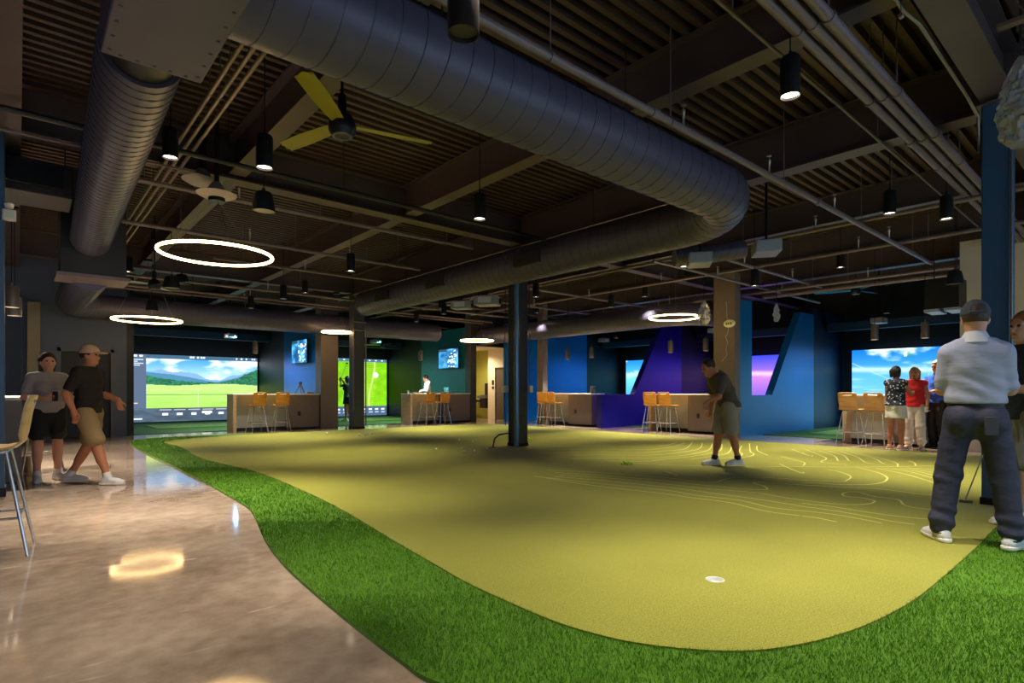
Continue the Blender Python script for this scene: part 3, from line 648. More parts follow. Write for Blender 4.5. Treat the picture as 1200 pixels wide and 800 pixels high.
pipe('sprinkler_pipe', 'grey sprinkler pipe halfway between the ring lamp and the dark grey column', [(3.0, 12.7, 3.87), (6.75, 12.7, 3.87)], 0.028, M_PIPE, (0.15, 0.9), (0.5,))
for Y, lab in ((15.0, 'pale pipe before the girder on the dark grey column'), (16.45, 'pale pipe right behind the girder on the dark grey column'), (17.0, 'pale pipe above the row of left counters'), (19.2, 'pale pipe inside the left bays')):
    pipe('sprinkler_pipe', lab, [(2.4 if Y > 18 else 1.5, Y, 3.72), (13.3, Y, 3.72)], 0.032, M_PIPE, (0.1, 0.35, 0.62, 0.9), (0.28, 0.55))
for X, z, lab in ((12.0, 3.842, 'grey pipe running toward the corridor above the green edge'), (14.1, 3.64, 'grey pipe above the right counters'), (10.0, 3.842, 'grey pipe beyond the black column')):
    pipe('sprinkler_pipe', lab, [(X, 2.72 if X == 14.1 else 0.4, z), (X, 16.0, z)], 0.034, M_PIPE, (0.15, 0.3, 0.55, 0.8), (0.12 if X == 14.1 else 0.22, 0.5))
pipe('sprinkler_pipe', 'thick grey pipe bundle member over the women', [(14.64, 0.2, 3.6), (14.64, 6.9, 3.6)], 0.05, M_PIPE, (0.2, 0.6))
for k, Y in enumerate((5.6, 6.6, 10.4, 12.6)):
    pipe('sprinkler_pipe', ['grey branch pipe crossing before the violet screen', 'grey branch pipe crossing above the broad taupe pier', 'grey branch pipe crossing over the indigo bay', 'grey branch pipe crossing near the slim taupe pier'][k], [(9.4, Y, 3.72), (15.0 if Y == 5.6 else 17.5, Y, 3.72)], 0.03, M_PIPE, (0.1, 0.5, 0.9), (0.3, 0.7))
pA = [PZ(282, 62, 4.05), PZ(175, 300, 4.05)]
for k, off in enumerate((-0.09, 0.0, 0.09)):
    X = 0.98+off+0.1
    pipe('conduit', ['conduit of the trio beside the fan, nearest the smaller duct', 'middle conduit of the trio beside the fan', 'conduit of the trio beside the fan, farthest from the smaller duct'][k], [(1.50+off, 3.4, 4.06), (1.50+off, 14.2, 4.06)], 0.02, mat('conduit_tan', (128, 112, 98), 0.4, 0.3), (0.25, 0.6, 0.9))
pipe('conduit', 'bent thin conduit climbing the girder by the blue column', [(4.5, 1.35, 4.13), (5.2, 1.35, 4.13), (5.45, 1.30, 4.10), (7.1, 1.30, 4.08), (7.35, 1.26, 3.95), (7.4, 1.26, 3.6)], 0.014, mat('conduit_steel', (150, 142, 134), 0.3, 0.7), (0.2,))
# ================================================================ SCREENS
def screen_mat(name, strength):
    m = bpy.data.materials.new(name); m.use_nodes = True; nt = m.node_tree; nt.nodes.clear()
    o = nt.nodes.new('ShaderNodeOutputMaterial'); e = nt.nodes.new('ShaderNodeEmission'); a = nt.nodes.new('ShaderNodeVertexColor'); a.layer_name = 'picture'
    e.inputs[1].default_value = strength; nt.links.new(a.outputs['Color'], e.inputs[0]); nt.links.new(e.outputs[0], o.inputs[0]); return m
def screen_mesh(name, o, ux, uz, img):
    """img[h, w, 3] sRGB 0..255, row 0 at the top; o = lower left corner as the viewer sees it"""
    h, w_, _ = img.shape; o, ux, uz = Vector(o), Vector(ux), Vector(uz)
    U, V = np.meshgrid(np.linspace(0, 1, w_), np.linspace(1, 0, h))
    co = np.array(o)[None, None]+U[..., None]*np.array(ux)+V[..., None]*np.array(uz)
    idx = np.arange(h*w_).reshape(h, w_)
    q = np.stack([idx[1:, :-1], idx[1:, 1:], idx[:-1, 1:], idx[:-1, :-1]], -1).reshape(-1)
    me = bpy.data.meshes.new(name); me.vertices.add(h*w_); me.vertices.foreach_set('co', co.reshape(-1))
    nf = (h-1)*(w_-1); me.loops.add(4*nf); me.loops.foreach_set('vertex_index', q); me.polygons.add(nf); me.polygons.foreach_set('loop_start', np.arange(nf)*4)
    me.update(); c = np.clip(img/255.0, 0, 1); lin = np.where(c <= 0.04045, c/12.92, ((c+0.055)/1.055)**2.4)
    at = me.color_attributes.new('picture', 'FLOAT_COLOR', 'POINT'); at.data.foreach_set('color', np.concatenate([lin, np.ones((h, w_, 1))], -1).reshape(-1)); return me
def vnoise(w_, h, fx, fy, seed):
    rs = np.random.RandomState(seed); g = rs.rand(int(fy)+3, int(fx)+3); x = np.linspace(0, fx, w_); y = np.linspace(0, fy, h)
    X, Y = np.meshgrid(x, y); xi, yi = X.astype(int), Y.astype(int); u, v = X-xi, Y-yi; u = u*u*(3-2*u); v = v*v*(3-2*v)
    return (g[yi, xi]*(1-u)+g[yi, xi+1]*u)*(1-v)+(g[yi+1, xi]*(1-u)+g[yi+1, xi+1]*u)*v
def fbm(w_, h, fx, fy, seed): return sum(vnoise(w_, h, fx*2**k, fy*2**k, seed+k)/2**k for k in range(4))/1.875
def mixc(a, c, m): return a*(1-m[..., None])+np.array(c)*m[..., None]
def landscape(w_, h, seed=3, horizon=0.53, sky=((70, 150, 215), (215, 240, 255)), grass=((156, 206, 92), (184, 228, 128))):
    U, V = np.meshgrid(np.linspace(0, 1, w_), np.linspace(0, 1, h)); im = np.zeros((h, w_, 3))
    t = np.clip(V/horizon, 0, 1)[..., None]; im[:] = np.array(sky[0])*(1-t)+np.array(sky[1])*t
    im = mixc(im, (250, 252, 255), np.clip((fbm(w_, h, 5, 6, seed)-0.40)*4, 0, 1))
    far = np.interp(U, [0, 0.12, 0.25, 0.36, 0.43, 0.56, 0.63, 0.72, 0.85, 1], [0.25, 0.22, 0.27, 0.25, 0.31, 0.42, 0.42, 0.34, 0.27, 0.2])+0.012*np.sin(U*40)
    im = mixc(im, (124, 164, 208), (V > far).astype(float))
    near = np.interp(U, [0, 0.2, 0.35, 0.55, 0.62, 0.8, 1], [0.27, 0.31, 0.36, 0.45, 0.46, 0.36, 0.2]); im = mixc(im, (74, 130, 160), (V > near).astype(float))
    tr = np.interp(U, [0, 0.1, 0.3, 0.5, 0.65, 0.8, 0.9, 1], [0.33, 0.38, 0.45, 0.48, 0.47, 0.40, 0.26, 0.17])+0.05*(fbm(w_, h, 30, 2, seed+9)-0.5)
    trees = np.array((44, 104, 76))*(0.6+0.9*fbm(w_, h, 60, 40, seed+5))[..., None]
    m = (V > tr)[..., None]; im = np.where(m, trees, im)
    gm = (V > horizon+0.02*np.sin(U*7)); gt = np.clip((V-horizon)/(1-horizon), 0, 1)[..., None]
    gr = np.array(grass[1])*(1-gt)+np.array(grass[0])*gt; gr = gr*(0.9+0.2*fbm(w_, h, 6, 30, seed+7))[..., None]
    return np.where(gm[..., None], gr, im)
def rect(im, x0, y0, x1, y1, c):
    h, w_, _ = im.shape; im[int(y0*h):max(int(y0*h)+1, int(y1*h)), int(x0*w_):max(int(x0*w_)+1, int(x1*w_))] = c
def ui_bars(im, rs, x0, y0, x1, y1, n, c):
    for i in range(n):
        y = y0+(y1-y0)*(i+0.3)/n; rect(im, x0, y, x0+(x1-x0)*rs.uniform(0.3, 1), y+(y1-y0)/n*0.4, c)
rs = np.random.RandomState(4)
# mountain fairway screen
w_, h_ = 260, 146
im1 = np.zeros((h_, w_, 3)); im1[:] = (84, 100, 124)
vx0 = int(0.148*w_); vy0, vy1 = int(0.062*h_), int(0.80*h_)
im1[vy0:vy1, vx0:] = landscape(w_-vx0, vy1-vy0, 3, 0.52)
rect(im1, 0.148, 0.595, 1.0, 0.603, (110, 160, 70)); rect(im1, 0.52, 0.5, 0.524, 0.80, (205, 235, 170))
rect(im1, 0.148, 0.0, 1.0, 0.062, (62, 96, 122)); rect(im1, 0, 0.8, 1, 1, (72, 88, 104))
im1[int(0.8*h_):] *= (0.75+0.5*fbm(w_, h_-int(0.8*h_), 12, 5, 8))[..., None]
for x in (0.02, 0.06, 0.10): rect(im1, x, 0.015, x+0.025, 0.045, (220, 235, 245))
ui_bars(im1, rs, 0.01, 0.07, 0.13, 0.18, 4, (190, 210, 225)); ui_bars(im1, rs, 0.02, 0.71, 0.11, 0.77, 2, (225, 200, 180))
for x in (0.46, 0.48, 0.515, 0.54, 0.56, 0.82, 0.86, 0.90, 0.95, 0.97): rect(im1, x, 0.018, x+0.014, 0.045, (230, 240, 250))
for k in range(7):
    x = 0.24+k*0.105; rect(im1, x, 0.82, x+0.085, 0.835, (170, 180, 190)); rect(im1, x+0.02, 0.87, x+0.06, 0.905, (235, 238, 240))
rect(im1, 0.55, 0.85, 0.63, 0.89, (245, 245, 245)); rect(im1, 0.02, 0.94, 0.12, 0.96, (220, 225, 230))
# course map screen
im2 = np.zeros((h_, w_, 3)); half = int(0.50*w_); im2[:, :half] = landscape(half, h_, 11, 0.58)
im2[:, half:] = np.array((118, 186, 24))*(0.85+0.3*fbm(w_-half, h_, 6, 10, 21))[..., None]
Ug, Vg = np.meshgrid(np.linspace(0, 1, w_), np.linspace(0, 1, h_))
im2 = mixc(im2, (168, 206, 60), ((np.abs(Ug-0.78-0.02*np.sin(Vg*6)) < 0.10) & (Ug > 0.52) & ((Vg*38 % 1) < 0.45)).astype(float)*0.6)
im2 = mixc(im2, (190, 235, 120), (np.abs(Ug-0.84-0.03*np.sin(Vg*5+1)) < 0.008).astype(float))
im2 = mixc(im2, (240, 245, 240), (((Ug-0.88)/0.03)**2+((Vg-0.28)/0.05)**2 < 1).astype(float))
rect(im2, 0, 0, 1, 0.055, (70, 110, 140)); rect(im2, 0, 0.83, 1, 1, (70, 92, 120)); rect(im2, 0.498, 0.05, 0.502, 0.83, (60, 100, 20))
for x in np.arange(0.03, 0.97, 0.065): rect(im2, x, 0.015, x+0.02, 0.04, (215, 230, 240)); rect(im2, x, 0.87, x+0.035, 0.90, (235, 240, 245)); rect(im2, x, 0.93, x+0.04, 0.95, (170, 185, 200))
# blue sky-water screen of the women's bay
def seascape(w_, h_, seed, top, mid, low, band):
    U, V = np.meshgrid(np.linspace(0, 1, w_), np.linspace(0, 1, h_)); im = np.zeros((h_, w_, 3)); t = V[..., None]
    im[:] = np.where(t < 0.35, np.array(top)*(1-t/0.35)+np.array(mid)*(t/0.35), np.array(mid)*(1-(t-0.35)/0.65)+np.array(low)*((t-0.35)/0.65))
    im = mixc(im, (235, 245, 255), np.clip((fbm(w_, h_, 7, 8, seed)-0.55)*5, 0, 1)*np.clip((0.36-V)*6, 0, 1))
    im = mixc(im, band, np.exp(-((V-0.26-0.05*U)/0.035)**2)*0.8)
    return im
im3 = seascape(w_, h_, 31, (20, 116, 218), (90, 178, 236), (140, 212, 242), (215, 240, 240))
im3 = mixc(im3, (200, 232, 246), np.clip((fbm(w_, h_, 3, 14, 77)-0.5)*4, 0, 1)*(Vg > 0.3)*0.7)
im3 = mixc(im3, (195, 225, 245), ((np.abs(Vg-0.30-0.9*(Ug-0.14)) < 0.006) & (Ug < 0.45)).astype(float)*0.6)
im3 = mixc(im3, (40, 140, 130), np.clip(fbm(w_, h_, 30, 18, 91)*3-1.2, 0, 1)*np.exp(-(((Ug-0.40)/0.07)**2+((Vg-0.08)/0.06)**2))); rect(im3, 0.34, 0.05, 0.36, 0.11, (220, 250, 240))
im3 = mixc(im3, (225, 235, 225), np.exp(-(((Ug-0.8)/0.15)**2+((Vg-0.72)/0.08)**2)))
im4 = seascape(160, 90, 41, (50, 60, 215), (170, 110, 235), (40, 50, 200), (255, 190, 255))
im5 = seascape(160, 90, 51, (30, 130, 225), (110, 205, 240), (30, 130, 220), (190, 235, 245))
def wall_screen(label, o, ux, uz, img, strength, nrm):
    t = thing('projection_screen', label, 'screen', o); nrm = Vector(nrm)
    obj('picture', screen_mesh('picture', (0, 0, 0), ux, uz, img), screen_mat('screen_light', strength), t)
    ux, uz = Vector(ux), Vector(uz); e = 0.05; L = ux.length; u = ux.normalized()
    mb = MB()
    for a, b in ((-u*e-Vector((0, 0, 0.04)), uz-Vector((0, 0, -e))), (ux-Vector((0, 0, 0.04)), ux+u*e+uz+Vector((0, 0, e))), (-u*e+uz, ux+u*e+uz+Vector((0, 0, e)))):
        a = a-nrm*0.06; b = b-nrm*0.005
        mb.box(tuple(min(a[i], b[i]) for i in range(3)), tuple(max(a[i], b[i]) for i in range(3)))
    obj('screen_frame', mb, M_BLACK, t, smooth=0); return t
SY = 23.9
wall_screen('large projected golf screen with mountains and a bright fairway', (2.82, SY, 0.06), (4.42, 0, 0), (0, 0, 2.42), im1, 1.3, (0, -1, 0))
wall_screen('large projected golf screen with a bright green course map', (8.25, SY, 0.055), (4.75, 0, 0), (0, 0, 2.565), im2, 1.3, (0, -1, 0))
SX = 20.7
wall_screen('large projected screen with blue sky and water behind the women', (SX, 6.80, 0.08), (0, -4.3, 0), (0, 0, 2.42), im3, 1.25, (-1, 0, 0))
wall_screen('violet sunset screen seen through the slanted blue partition', (SX, 11.35, 0.08), (0, -3.95, 0), (0, 0, 2.40), im4, 1.6, (-1, 0, 0))
wall_screen('light blue screen seen through the slanted indigo partition', (SX, 16.0, 0.08), (0, -4.0, 0), (0, 0, 2.45), im5, 1.3, (-1, 0, 0))
# wall televisions
def tv_img(seed):
    im = np.zeros((36, 60, 3)); im[:] = (30, 80, 130); im = mixc(im, (90, 190, 245), np.clip((fbm(60, 36, 3, 3, seed)-0.35)*2.5, 0, 1)); r = np.random.RandomState(seed)
    for _ in range(26): x, y = r.uniform(0.45, 0.9), r.uniform(0.05, 0.9); rect(im, x, y, x+0.07, y+0.07, (225, 240, 250))
    rect(im, 0.0, 0.0, 0.4, 0.16, (40, 70, 90)); return im
def television(label, X, Yc, zc, wd, ht, seed, tilt):
    t = thing('wall_television', label, 'television', (X-0.12, Yc, zc), 0)
    M = Matrix.Rotation(tilt, 4, 'Z')
    obj('case', MB().box((-0.03, -wd/2-0.02, -ht/2-0.02), (0.03, wd/2+0.02, ht/2+0.02), M), M_BLACK, t, smooth=0)
    o = obj('picture', screen_mesh('picture', (-0.032, wd/2, -ht/2), (0, -wd, 0), (0, 0, ht), tv_img(seed)), screen_mat('tv_light', 1.4), t); o.rotation_euler = (0, 0, tilt)
    obj('bracket', MB().tube([(0.02, 0, 0), (0.13, 0, 0)], 0.025, 8), M_BLKMETAL, t)
p = PX(354, 412, 7.2); television('wall television with blue picture in the mountain fairway bay', 7.25, p.y, p.z, 1.33, 0.75, 5, 0)
p = PX(526, 420, 12.9); television('wall television with blue picture in the course map bay', 13.02, p.y, p.z, 1.33, 0.75, 6, 0)

# ================================================================ LAMPS
M_CANBLK = mat('lamp_housing', (26, 28, 34), 0.4, 0.3)
M_CANGREY = mat('lamp_housing_grey', (120, 114, 110), 0.4, 0.5)
def can_lamp(label, loc, r=0.078, h=0.32, m=None, power=None, grp='ceiling cylinder lamps', ang=82, top=None, col=WARM, lens=True):
    top = top or support(loc[0], loc[1])
    t = thing('pendant_lamp' if lens else 'pendant_speaker', label, 'lamp' if lens else 'speaker', loc, 0, grp); m = m or M_CANBLK
    obj('housing', MB().lathe([(r*0.90, 0.025), (r*0.93, 0.0), (r, 0.0), (r, h-0.02), (r*0.85, h), (0.012, h), (0.012, h+0.05), (0.0, h+0.05)], n=24), m, t)
    obj('lens' if lens else 'speaker_grille', MB().lathe([(0.0, 0.022), (r*0.91, 0.022)], n=24), M_LENS if lens else mat('speaker_grille', (58, 56, 56), 0.6), t)
    obj('stem', MB().tube([(0, 0, h+0.03), (0, 0, top-loc[2])], 0.006, 6), M_CANBLK, t)
    obj('canopy', MB().lathe([(0.0, top-loc[2]-0.03), (0.05, top-loc[2]-0.03), (0.05, top-loc[2])], n=16), M_CANBLK, t)
    if power: spot(t, (0, 0, -0.01), power, col, ang, 1.0, 0.06)
    return t
LZ = 3.35
vis = [(310, 197, 'black cylinder lamp hanging beside the olive ceiling fan'), (926, 113, 'black cylinder lamp hanging beside the three conduits'), (562, 257, 'black cylinder lamp hanging under the big duct'),
       (1109, 257, 'black cylinder lamp hanging left of the blue column'), (411, 318, 'black cylinder lamp hanging above the dark grey column'), (332, 350, 'small black cylinder lamp hanging before the mountain fairway bay'),
       (628, 348, 'black cylinder lamp hanging right of the black column'), (716, 360, 'black cylinder lamp hanging over the far corner of the green'), (801, 313, 'black cylinder lamp hanging below the duct elbow'),
       (884, 335, 'black cylinder lamp hanging near the broad taupe pier'), (1039, 367, 'black cylinder lamp hanging over the bay of the women'), (520, 368, 'black cylinder lamp hanging left of the black column'), (488, 377, 'black cylinder lamp hanging before the course map bay')]
for x, y, lab in vis:
    p = PZ(x, y, {926: 3.58, 1109: 3.5, 884: 3.2}.get(x, LZ)); can_lamp(lab, tuple(p), power=LAMP_W*(0.4 if x in (562, 628) else 1.0), grp=None)
# lamps added to brighten the room, some in view, some unseen overhead
for X, Y, pw in ((3.5, 0.9, 0.9), (1.9, 2.38, 1.1), (12.75, 4.4, 1.4), (12.7, 9.2, 1.4), (12.7, 13.4, 1.4), (4.2, 0.0, 0.9), (1.25, 7.1, 1.7), (5.6, 14.6, 0.9), (9.8, 14.6, 0.8), (1.78, 14.5, 1.0), (0.1, 3.4, 0.7), (-0.8, 6.2, 0.7), (6.77, -1.2, 0.8), (9.4, 2.6, 1.0), (-2.4, 1.65, 0.6)):
    far = {(12.75, 4.4): "black cylinder lamp hanging high before the women's counter", (12.7, 9.2): 'black cylinder lamp hanging high before the counter of the indigo partition', (12.7, 13.4): 'black cylinder lamp hanging high before the slim taupe pier',
           (5.6, 14.6): 'black cylinder lamp hanging high before the tripod sensor counter', (9.8, 14.6): 'black cylinder lamp hanging high beyond the dark grey column', (1.78, 14.5): 'black cylinder lamp hanging high over the concrete by the grey wall',
           (1.25, 7.1): 'black cylinder lamp hanging right beside the smaller round duct', (9.4, 2.6): 'black cylinder lamp hanging high beyond the blue column'}.get((X, Y))
    can_lamp(far or 'black cylinder lamp hanging over the near edge of the green', (X, Y, LZ+0.35), power=LAMP_W*pw, ang=68, grp=None if far else 'lamps over the near side')
can_lamp('black cylinder lamp hanging close to the long duct before the fairway bay', tuple(PZ(294, 361, 3.40)), power=LAMP_W*0.6, grp=None)
for p_, lab in ((PY(254, 383, 20.0), 'recessed style lamp inside the mountain fairway bay'), (PY(433, 395, 20.0), 'recessed style lamp inside the course map bay'), (PX(722, 396, 17.0), 'recessed style lamp inside the light blue screen bay')):
    can_lamp(lab, tuple(p_), 0.09, 0.08, M_BLACK, 220, None, 120)
for x, y, lab in ((13.5, 360, 'grey pendant over the lounge counter, the farther one'), (17, 370, 'grey pendant over the lounge counter, the one near the blue column')):
    can_lamp(lab, tuple(PZ(x, y, 2.35)), 0.09, 0.30, M_CANGREY, 420, None, 130)
# counter pendants
for x, y, lab in ((299, 414, 'grey cylinder pendant over the counter before the mountain fairway bay'), (493, 422, 'grey cylinder pendant over the counter of the man in white')):
    p = PY(x, y, 17.75); can_lamp(lab, tuple(p), 0.075, 0.34, M_CANGREY, 400, None, 125)
for x, y, lab in ((665, 421, 'grey cylinder pendant before the blue partition'), (693, 419, 'grey cylinder pendant before the dark bay wall'), (786, 413, 'grey cylinder pendant before the indigo partition'), (827, 411, 'grey cylinder pendant left of the broad taupe pier'), (1025, 398, 'grey cylinder pendant left above the big blue screen'), (1084, 396, 'grey cylinder pendant above the man in the blue polo')):
    p = PX(x, y, 14.4); can_lamp(lab, tuple(p), 0.075, 0.34, M_CANGREY, 170 if x == 1084 else 400, None, 125)
p = PZ(543, 40, 3.02); can_lamp('dark bronze cylinder speaker hanging in front of the big duct', tuple(p), 0.083, 0.34, mat('bronze_can', (58, 52, 50), 0.3, 0.6), None, None, lens=False)
# bell pendants
def bell(label, loc, r=0.12):
    t = thing('bell_speaker', label, 'speaker', loc); top = support(loc[0], loc[1])-loc[2]
    obj('bell', MB().lathe([(r*0.95, 0.01), (r, 0.0), (r*0.98, 0.05), (r*0.82, 0.17), (r*0.7, 0.22), (0.02, 0.235), (0.02, 0.27), (0, 0.27)], n=24), M_CANBLK, t)
    obj('grille', MB().lathe([(0, 0.012), (r*0.95, 0.012)], n=24), mat('bell_grille', (80, 80, 84), 0.5), t)
    obj('cord', MB().tube([(0, 0, 0.26), (0, 0, top)], 0.006, 6), M_CANBLK, t)
for x, y, z, r, lab in ((309, 248, 3.25, 0.125, 'black bell shaped speaker hanging by the fan'), (201, 338, 3.1, 0.15, 'black bell shaped speaker hanging beside the dark duct box'), (213, 333, 3.6, 0.15, 'black bell shaped speaker next to another over the lobby'), (178, 364, 2.85, 0.12, 'black bell shaped speaker hanging above the far small ring lamp'), (1119, 333, 3.0, 0.13, 'black bell shaped speaker hanging left of the blue column')):
    bell(lab, tuple(PZ(x, y, z)), r)
# round surface diffusers
for x, y, lab in ((237, 216, 'small round pale ceiling diffuser'), (258, 232, 'larger round pale ceiling dish from which the large ring lamp hangs')):
    p = PZ(x, y, 3.88) if x == 237 else Vector((*PZ(254, 298, 2.92).xy, 3.64)); t = thing('round_diffuser', lab, 'diffuser', tuple(p))
    obj('dish', MB().lathe([(0, 0.0), (0.15, 0.0), (0.23, 0.04), (0.24, 0.05), (0.12, 0.10), (0.05, 0.2), (0, 0.2)], n=28), mat('dish_pale', (150, 145, 145), 0.5), t); obj('neck', MB().tube([(0, 0, 0.15), (0, 0, support(p.x, p.y)-p.z)], 0.05 if x == 237 else 0.03, 12), M_CANBLK, t)
# ring lamps
def ring_lamp(label, px, py, z, hw, top=None):
    p = PZ(px, py, z); top = top or support(p.x, p.y, 0.1); d = (p-CAM).dot(FWD); R = hw*d/FPX; t = thing('ring_lamp', label, 'lamp', tuple(p))
    obj('diffuser', MB().torus((0, 0, 0), R, 0.018, 72, 10), M_RING, t)
    obj('rim', MB().torus((0, 0, 0.020), R, 0.016, 72, 8, 0.5), M_BLKMETAL, t)
    obj('canopy', MB().lathe([(0, top-z-0.05), (0.1, top-z-0.05), (0.1, top-z)], n=20), M_BLKMETAL, t)
    for k in range(3):
        a = 2*PI*k/3+0.5; obj('suspension_wire', MB().tube([(R*math.cos(a), R*math.sin(a), 0.03), (0.05*math.cos(a), 0.05*math.sin(a), top-z-0.04)], 0.004, 5), M_GREYMETAL, t)
ring_lamp('large glowing ring lamp hanging in front of the sprinkler pipes', 254, 298, 2.92, 60, 3.642)
ring_lamp('glowing ring lamp hanging before the grey wall and the fairway bay', 173, 375, 2.78, 35)
ring_lamp('glowing ring lamp hanging beside the dark grey column', 394.5, 389, 2.92, 16.5)
ring_lamp('glowing ring lamp hanging before the bright corridor', 559, 399, 2.92, 19)
ring_lamp('glowing ring lamp hanging beside the plastic wrapped bundle', 790, 372, 2.92, 28.5)
# ceiling fans
def fan(label, loc, R, m, rot, hub=1.0):
    t = thing('ceiling_fan', label, 'fan', loc, rot); top = support(loc[0], loc[1])-loc[2]
    obj('motor', MB().lathe([(0, -0.10), (0.09, -0.10), (0.115, -0.06), (0.12, 0.0), (0.09, 0.07), (0.04, 0.10), (0.035, 0.26), (0, 0.26)], n=24), M_CANBLK, t)
    obj('light_ring', MB().torus((0, 0, -0.10), 0.075, 0.012, 24, 8), M_GREYMETAL, t)
    obj('downrod', MB().tube([(0, 0, 0.2), (0, 0, top)], 0.014, 8), M_CANBLK, t)
    for k in range(3):
        a = 2*PI*k/3; M = Matrix.Rotation(a, 4, 'Z') @ Matrix.Rotation(0.22, 4, 'X'); mb = MB(); vs = []
        prof = [(0.10, 0.05), (0.22, 0.062), (0.5, 0.075), (0.8, 0.07), (R-0.06, 0.06), (R, 0.03)]
        for x, wd in prof:
            for s, zz in ((-1, 0.0), (0, 0.012), (1, 0.0), (1, -0.006), (0, 0.004), (-1, -0.006)): vs.append(M @ Vector((x, s*wd, zz)))
        fs = [(i*6+j, i*6+(j+1) % 6, i*6+6+(j+1) % 6, i*6+6+j) for i in range(len(prof)-1) for j in range(6)]+[tuple(range(5, -1, -1)), tuple(range(30, 36))]
        obj('blade', mb.add(vs, fs), m, t)
fan('ceiling fan with three olive green blades under the big duct', tuple(PZ(401, 146, 3.5)), 0.82, mat('blade_olive', (150, 142, 34), 0.4), -0.25)
fan('ceiling fan with blue lit blades over the right bays', tuple(PZ(1003, 340, 3.75)), 0.95, mat('blade_blue', (40, 130, 200), 0.4), -0.21)
fan('ceiling fan with pale blades beside the bell speakers', tuple(PZ(181, 333, 3.3)), 0.75, mat('blade_pale', (140, 150, 165), 0.4), 1.1)
fan('ceiling fan with green tinted blades before the course map screen', tuple(PZ(449, 404, 3.1)), 0.66, mat('blade_green', (110, 135, 80), 0.4), 0.4)
# projectors
def projector(label, loc, rz, s=1.0, glow=None):
    t = thing('projector', label, 'projector', loc, rz); top = support(loc[0], loc[1])-loc[2]
    obj('body', MB().box((-0.16*s, -0.20*s, 0), (0.16*s, 0.20*s, 0.16*s)), mat('projector_grey', (140, 146, 156), 0.4), t, bevel=0.015)
    obj('lens', MB().lathe([(0, 0.05), (0.045*s, 0.05), (0.05*s, 0), (0.05*s, -0.02)], n=16, M=Matrix.Translation((0.08*s, -0.2*s, 0.08*s)) @ Matrix.Rotation(PI/2, 4, 'X')), M_BLACK, t)
    obj('vent_panel', MB().box((-0.165*s, -0.12*s, 0.03*s), (-0.158*s, 0.12*s, 0.13*s)), mat('vent_pale', (196, 200, 210), 0.5), t)
    obj('mount', MB().tube([(0, 0, 0.16*s), (0, 0, top)], 0.02, 8).box((-0.1, -0.1, 0.16*s), (0.1, 0.1, 0.17*s+0.02)), M_BLKMETAL, t)
    if glow: spot(t, (0.08*s, -0.28*s, 0.05), glow[0], glow[1], 165, 0.6, 0.05)  # added wide coloured spill that tints the bay, not a projector beam
projector('grey ceiling projector below the duct elbow', tuple(PZ(820, 311, 3.2)), 2.2, 1.1)
projector('grey ceiling projector right of the duct elbow', tuple(PZ(898, 298, 3.2)), 2.2, 1.1)
projector('grey ceiling projector hanging left of the black column', tuple(PZ(571, 358, 3.1)), 0.6, 1.3)
projector('small grey ceiling projector before the course map bay', tuple(PZ(541, 362, 3.1)), 0.6, 1.1)
projector('pale projector hanging low over the mountain fairway bay', tuple(PY(270, 396, 20.2)), 0.1, 0.9, (260, (0.15, 0.55, 1.0)))
projector('pale projector hanging over the course map bay', (10.6, 20.4, 3.05), 0.1, 0.9, (220, (0.2, 0.85, 0.75)))  # this projector and the next two are added to carry bay light
projector('pale projector hanging over the violet screen bay', (17.0, 9.6, 3.05), 1.5, 0.9, (170, (0.3, 0.2, 1.0)))
projector('pale projector hanging over the light blue screen bay', (17.0, 14.2, 3.05), 1.5, 0.9, (150, (0.12, 0.5, 1.0)))
projector('pale projector hanging low over the bay of the women', tuple(PX(1030, 379, 17.0)), 1.5, 0.9, (220, (0.12, 0.6, 1.0)))
# square air handler by the cream wall
t = thing('air_handler', 'black ceiling air unit with pale louvres before the cream wall', 'air unit', tuple(PX(1108, 366, 13.2)))
obj('case', MB().box((-0.3, -0.26, 0.05), (0.3, 0.26, 0.6)), M_BLACK, t); obj('louvre', MB().box((-0.31, -0.27, 0.0), (0.31, -0.04, 0.05)), mat('louvre_pale', (170, 170, 190), 0.4), t); obj('louvre', MB().box((-0.31, 0.04, 0.0), (0.31, 0.27, 0.05)), MATS['louvre_pale'], t)
obj('hanger_rod', MB().tube([(-0.25, -0.22, 0.55), (-0.25, -0.22, support(t.location.x-0.25, t.location.y-0.22)-t.location.z)], 0.01, 6).tube([(0.2, 0.22, 0.55), (0.2, 0.22, support(t.location.x+0.2, t.location.y+0.22)-t.location.z)], 0.01, 6), M_PIPED, t)
t = thing('air_handler', 'dark sheet metal air unit hanging above the lounge counter', 'air unit', tuple(PZ(42, 235, 3.55)))
obj('case', MB().box((-0.45, -0.35, 0.0), (0.35, 0.35, 0.4)), mat('unit_dark', (40, 34, 32), 0.5, 0.3), t, bevel=0.01); obj('duct_collar', MB().box((-0.3, -0.45, 0.08), (0.25, -0.34, 0.34)), M_BLKMETAL, t)
obj('hanger_rod', MB().tube([(-0.3, -0.3, 0.4), (-0.3, -0.3, support(t.location.x-0.3, t.location.y-0.3)-3.55)], 0.01, 6).tube([(0.3, 0.3, 0.4), (0.3, 0.3, DECK-3.55)], 0.01, 6), M_PIPED, t)
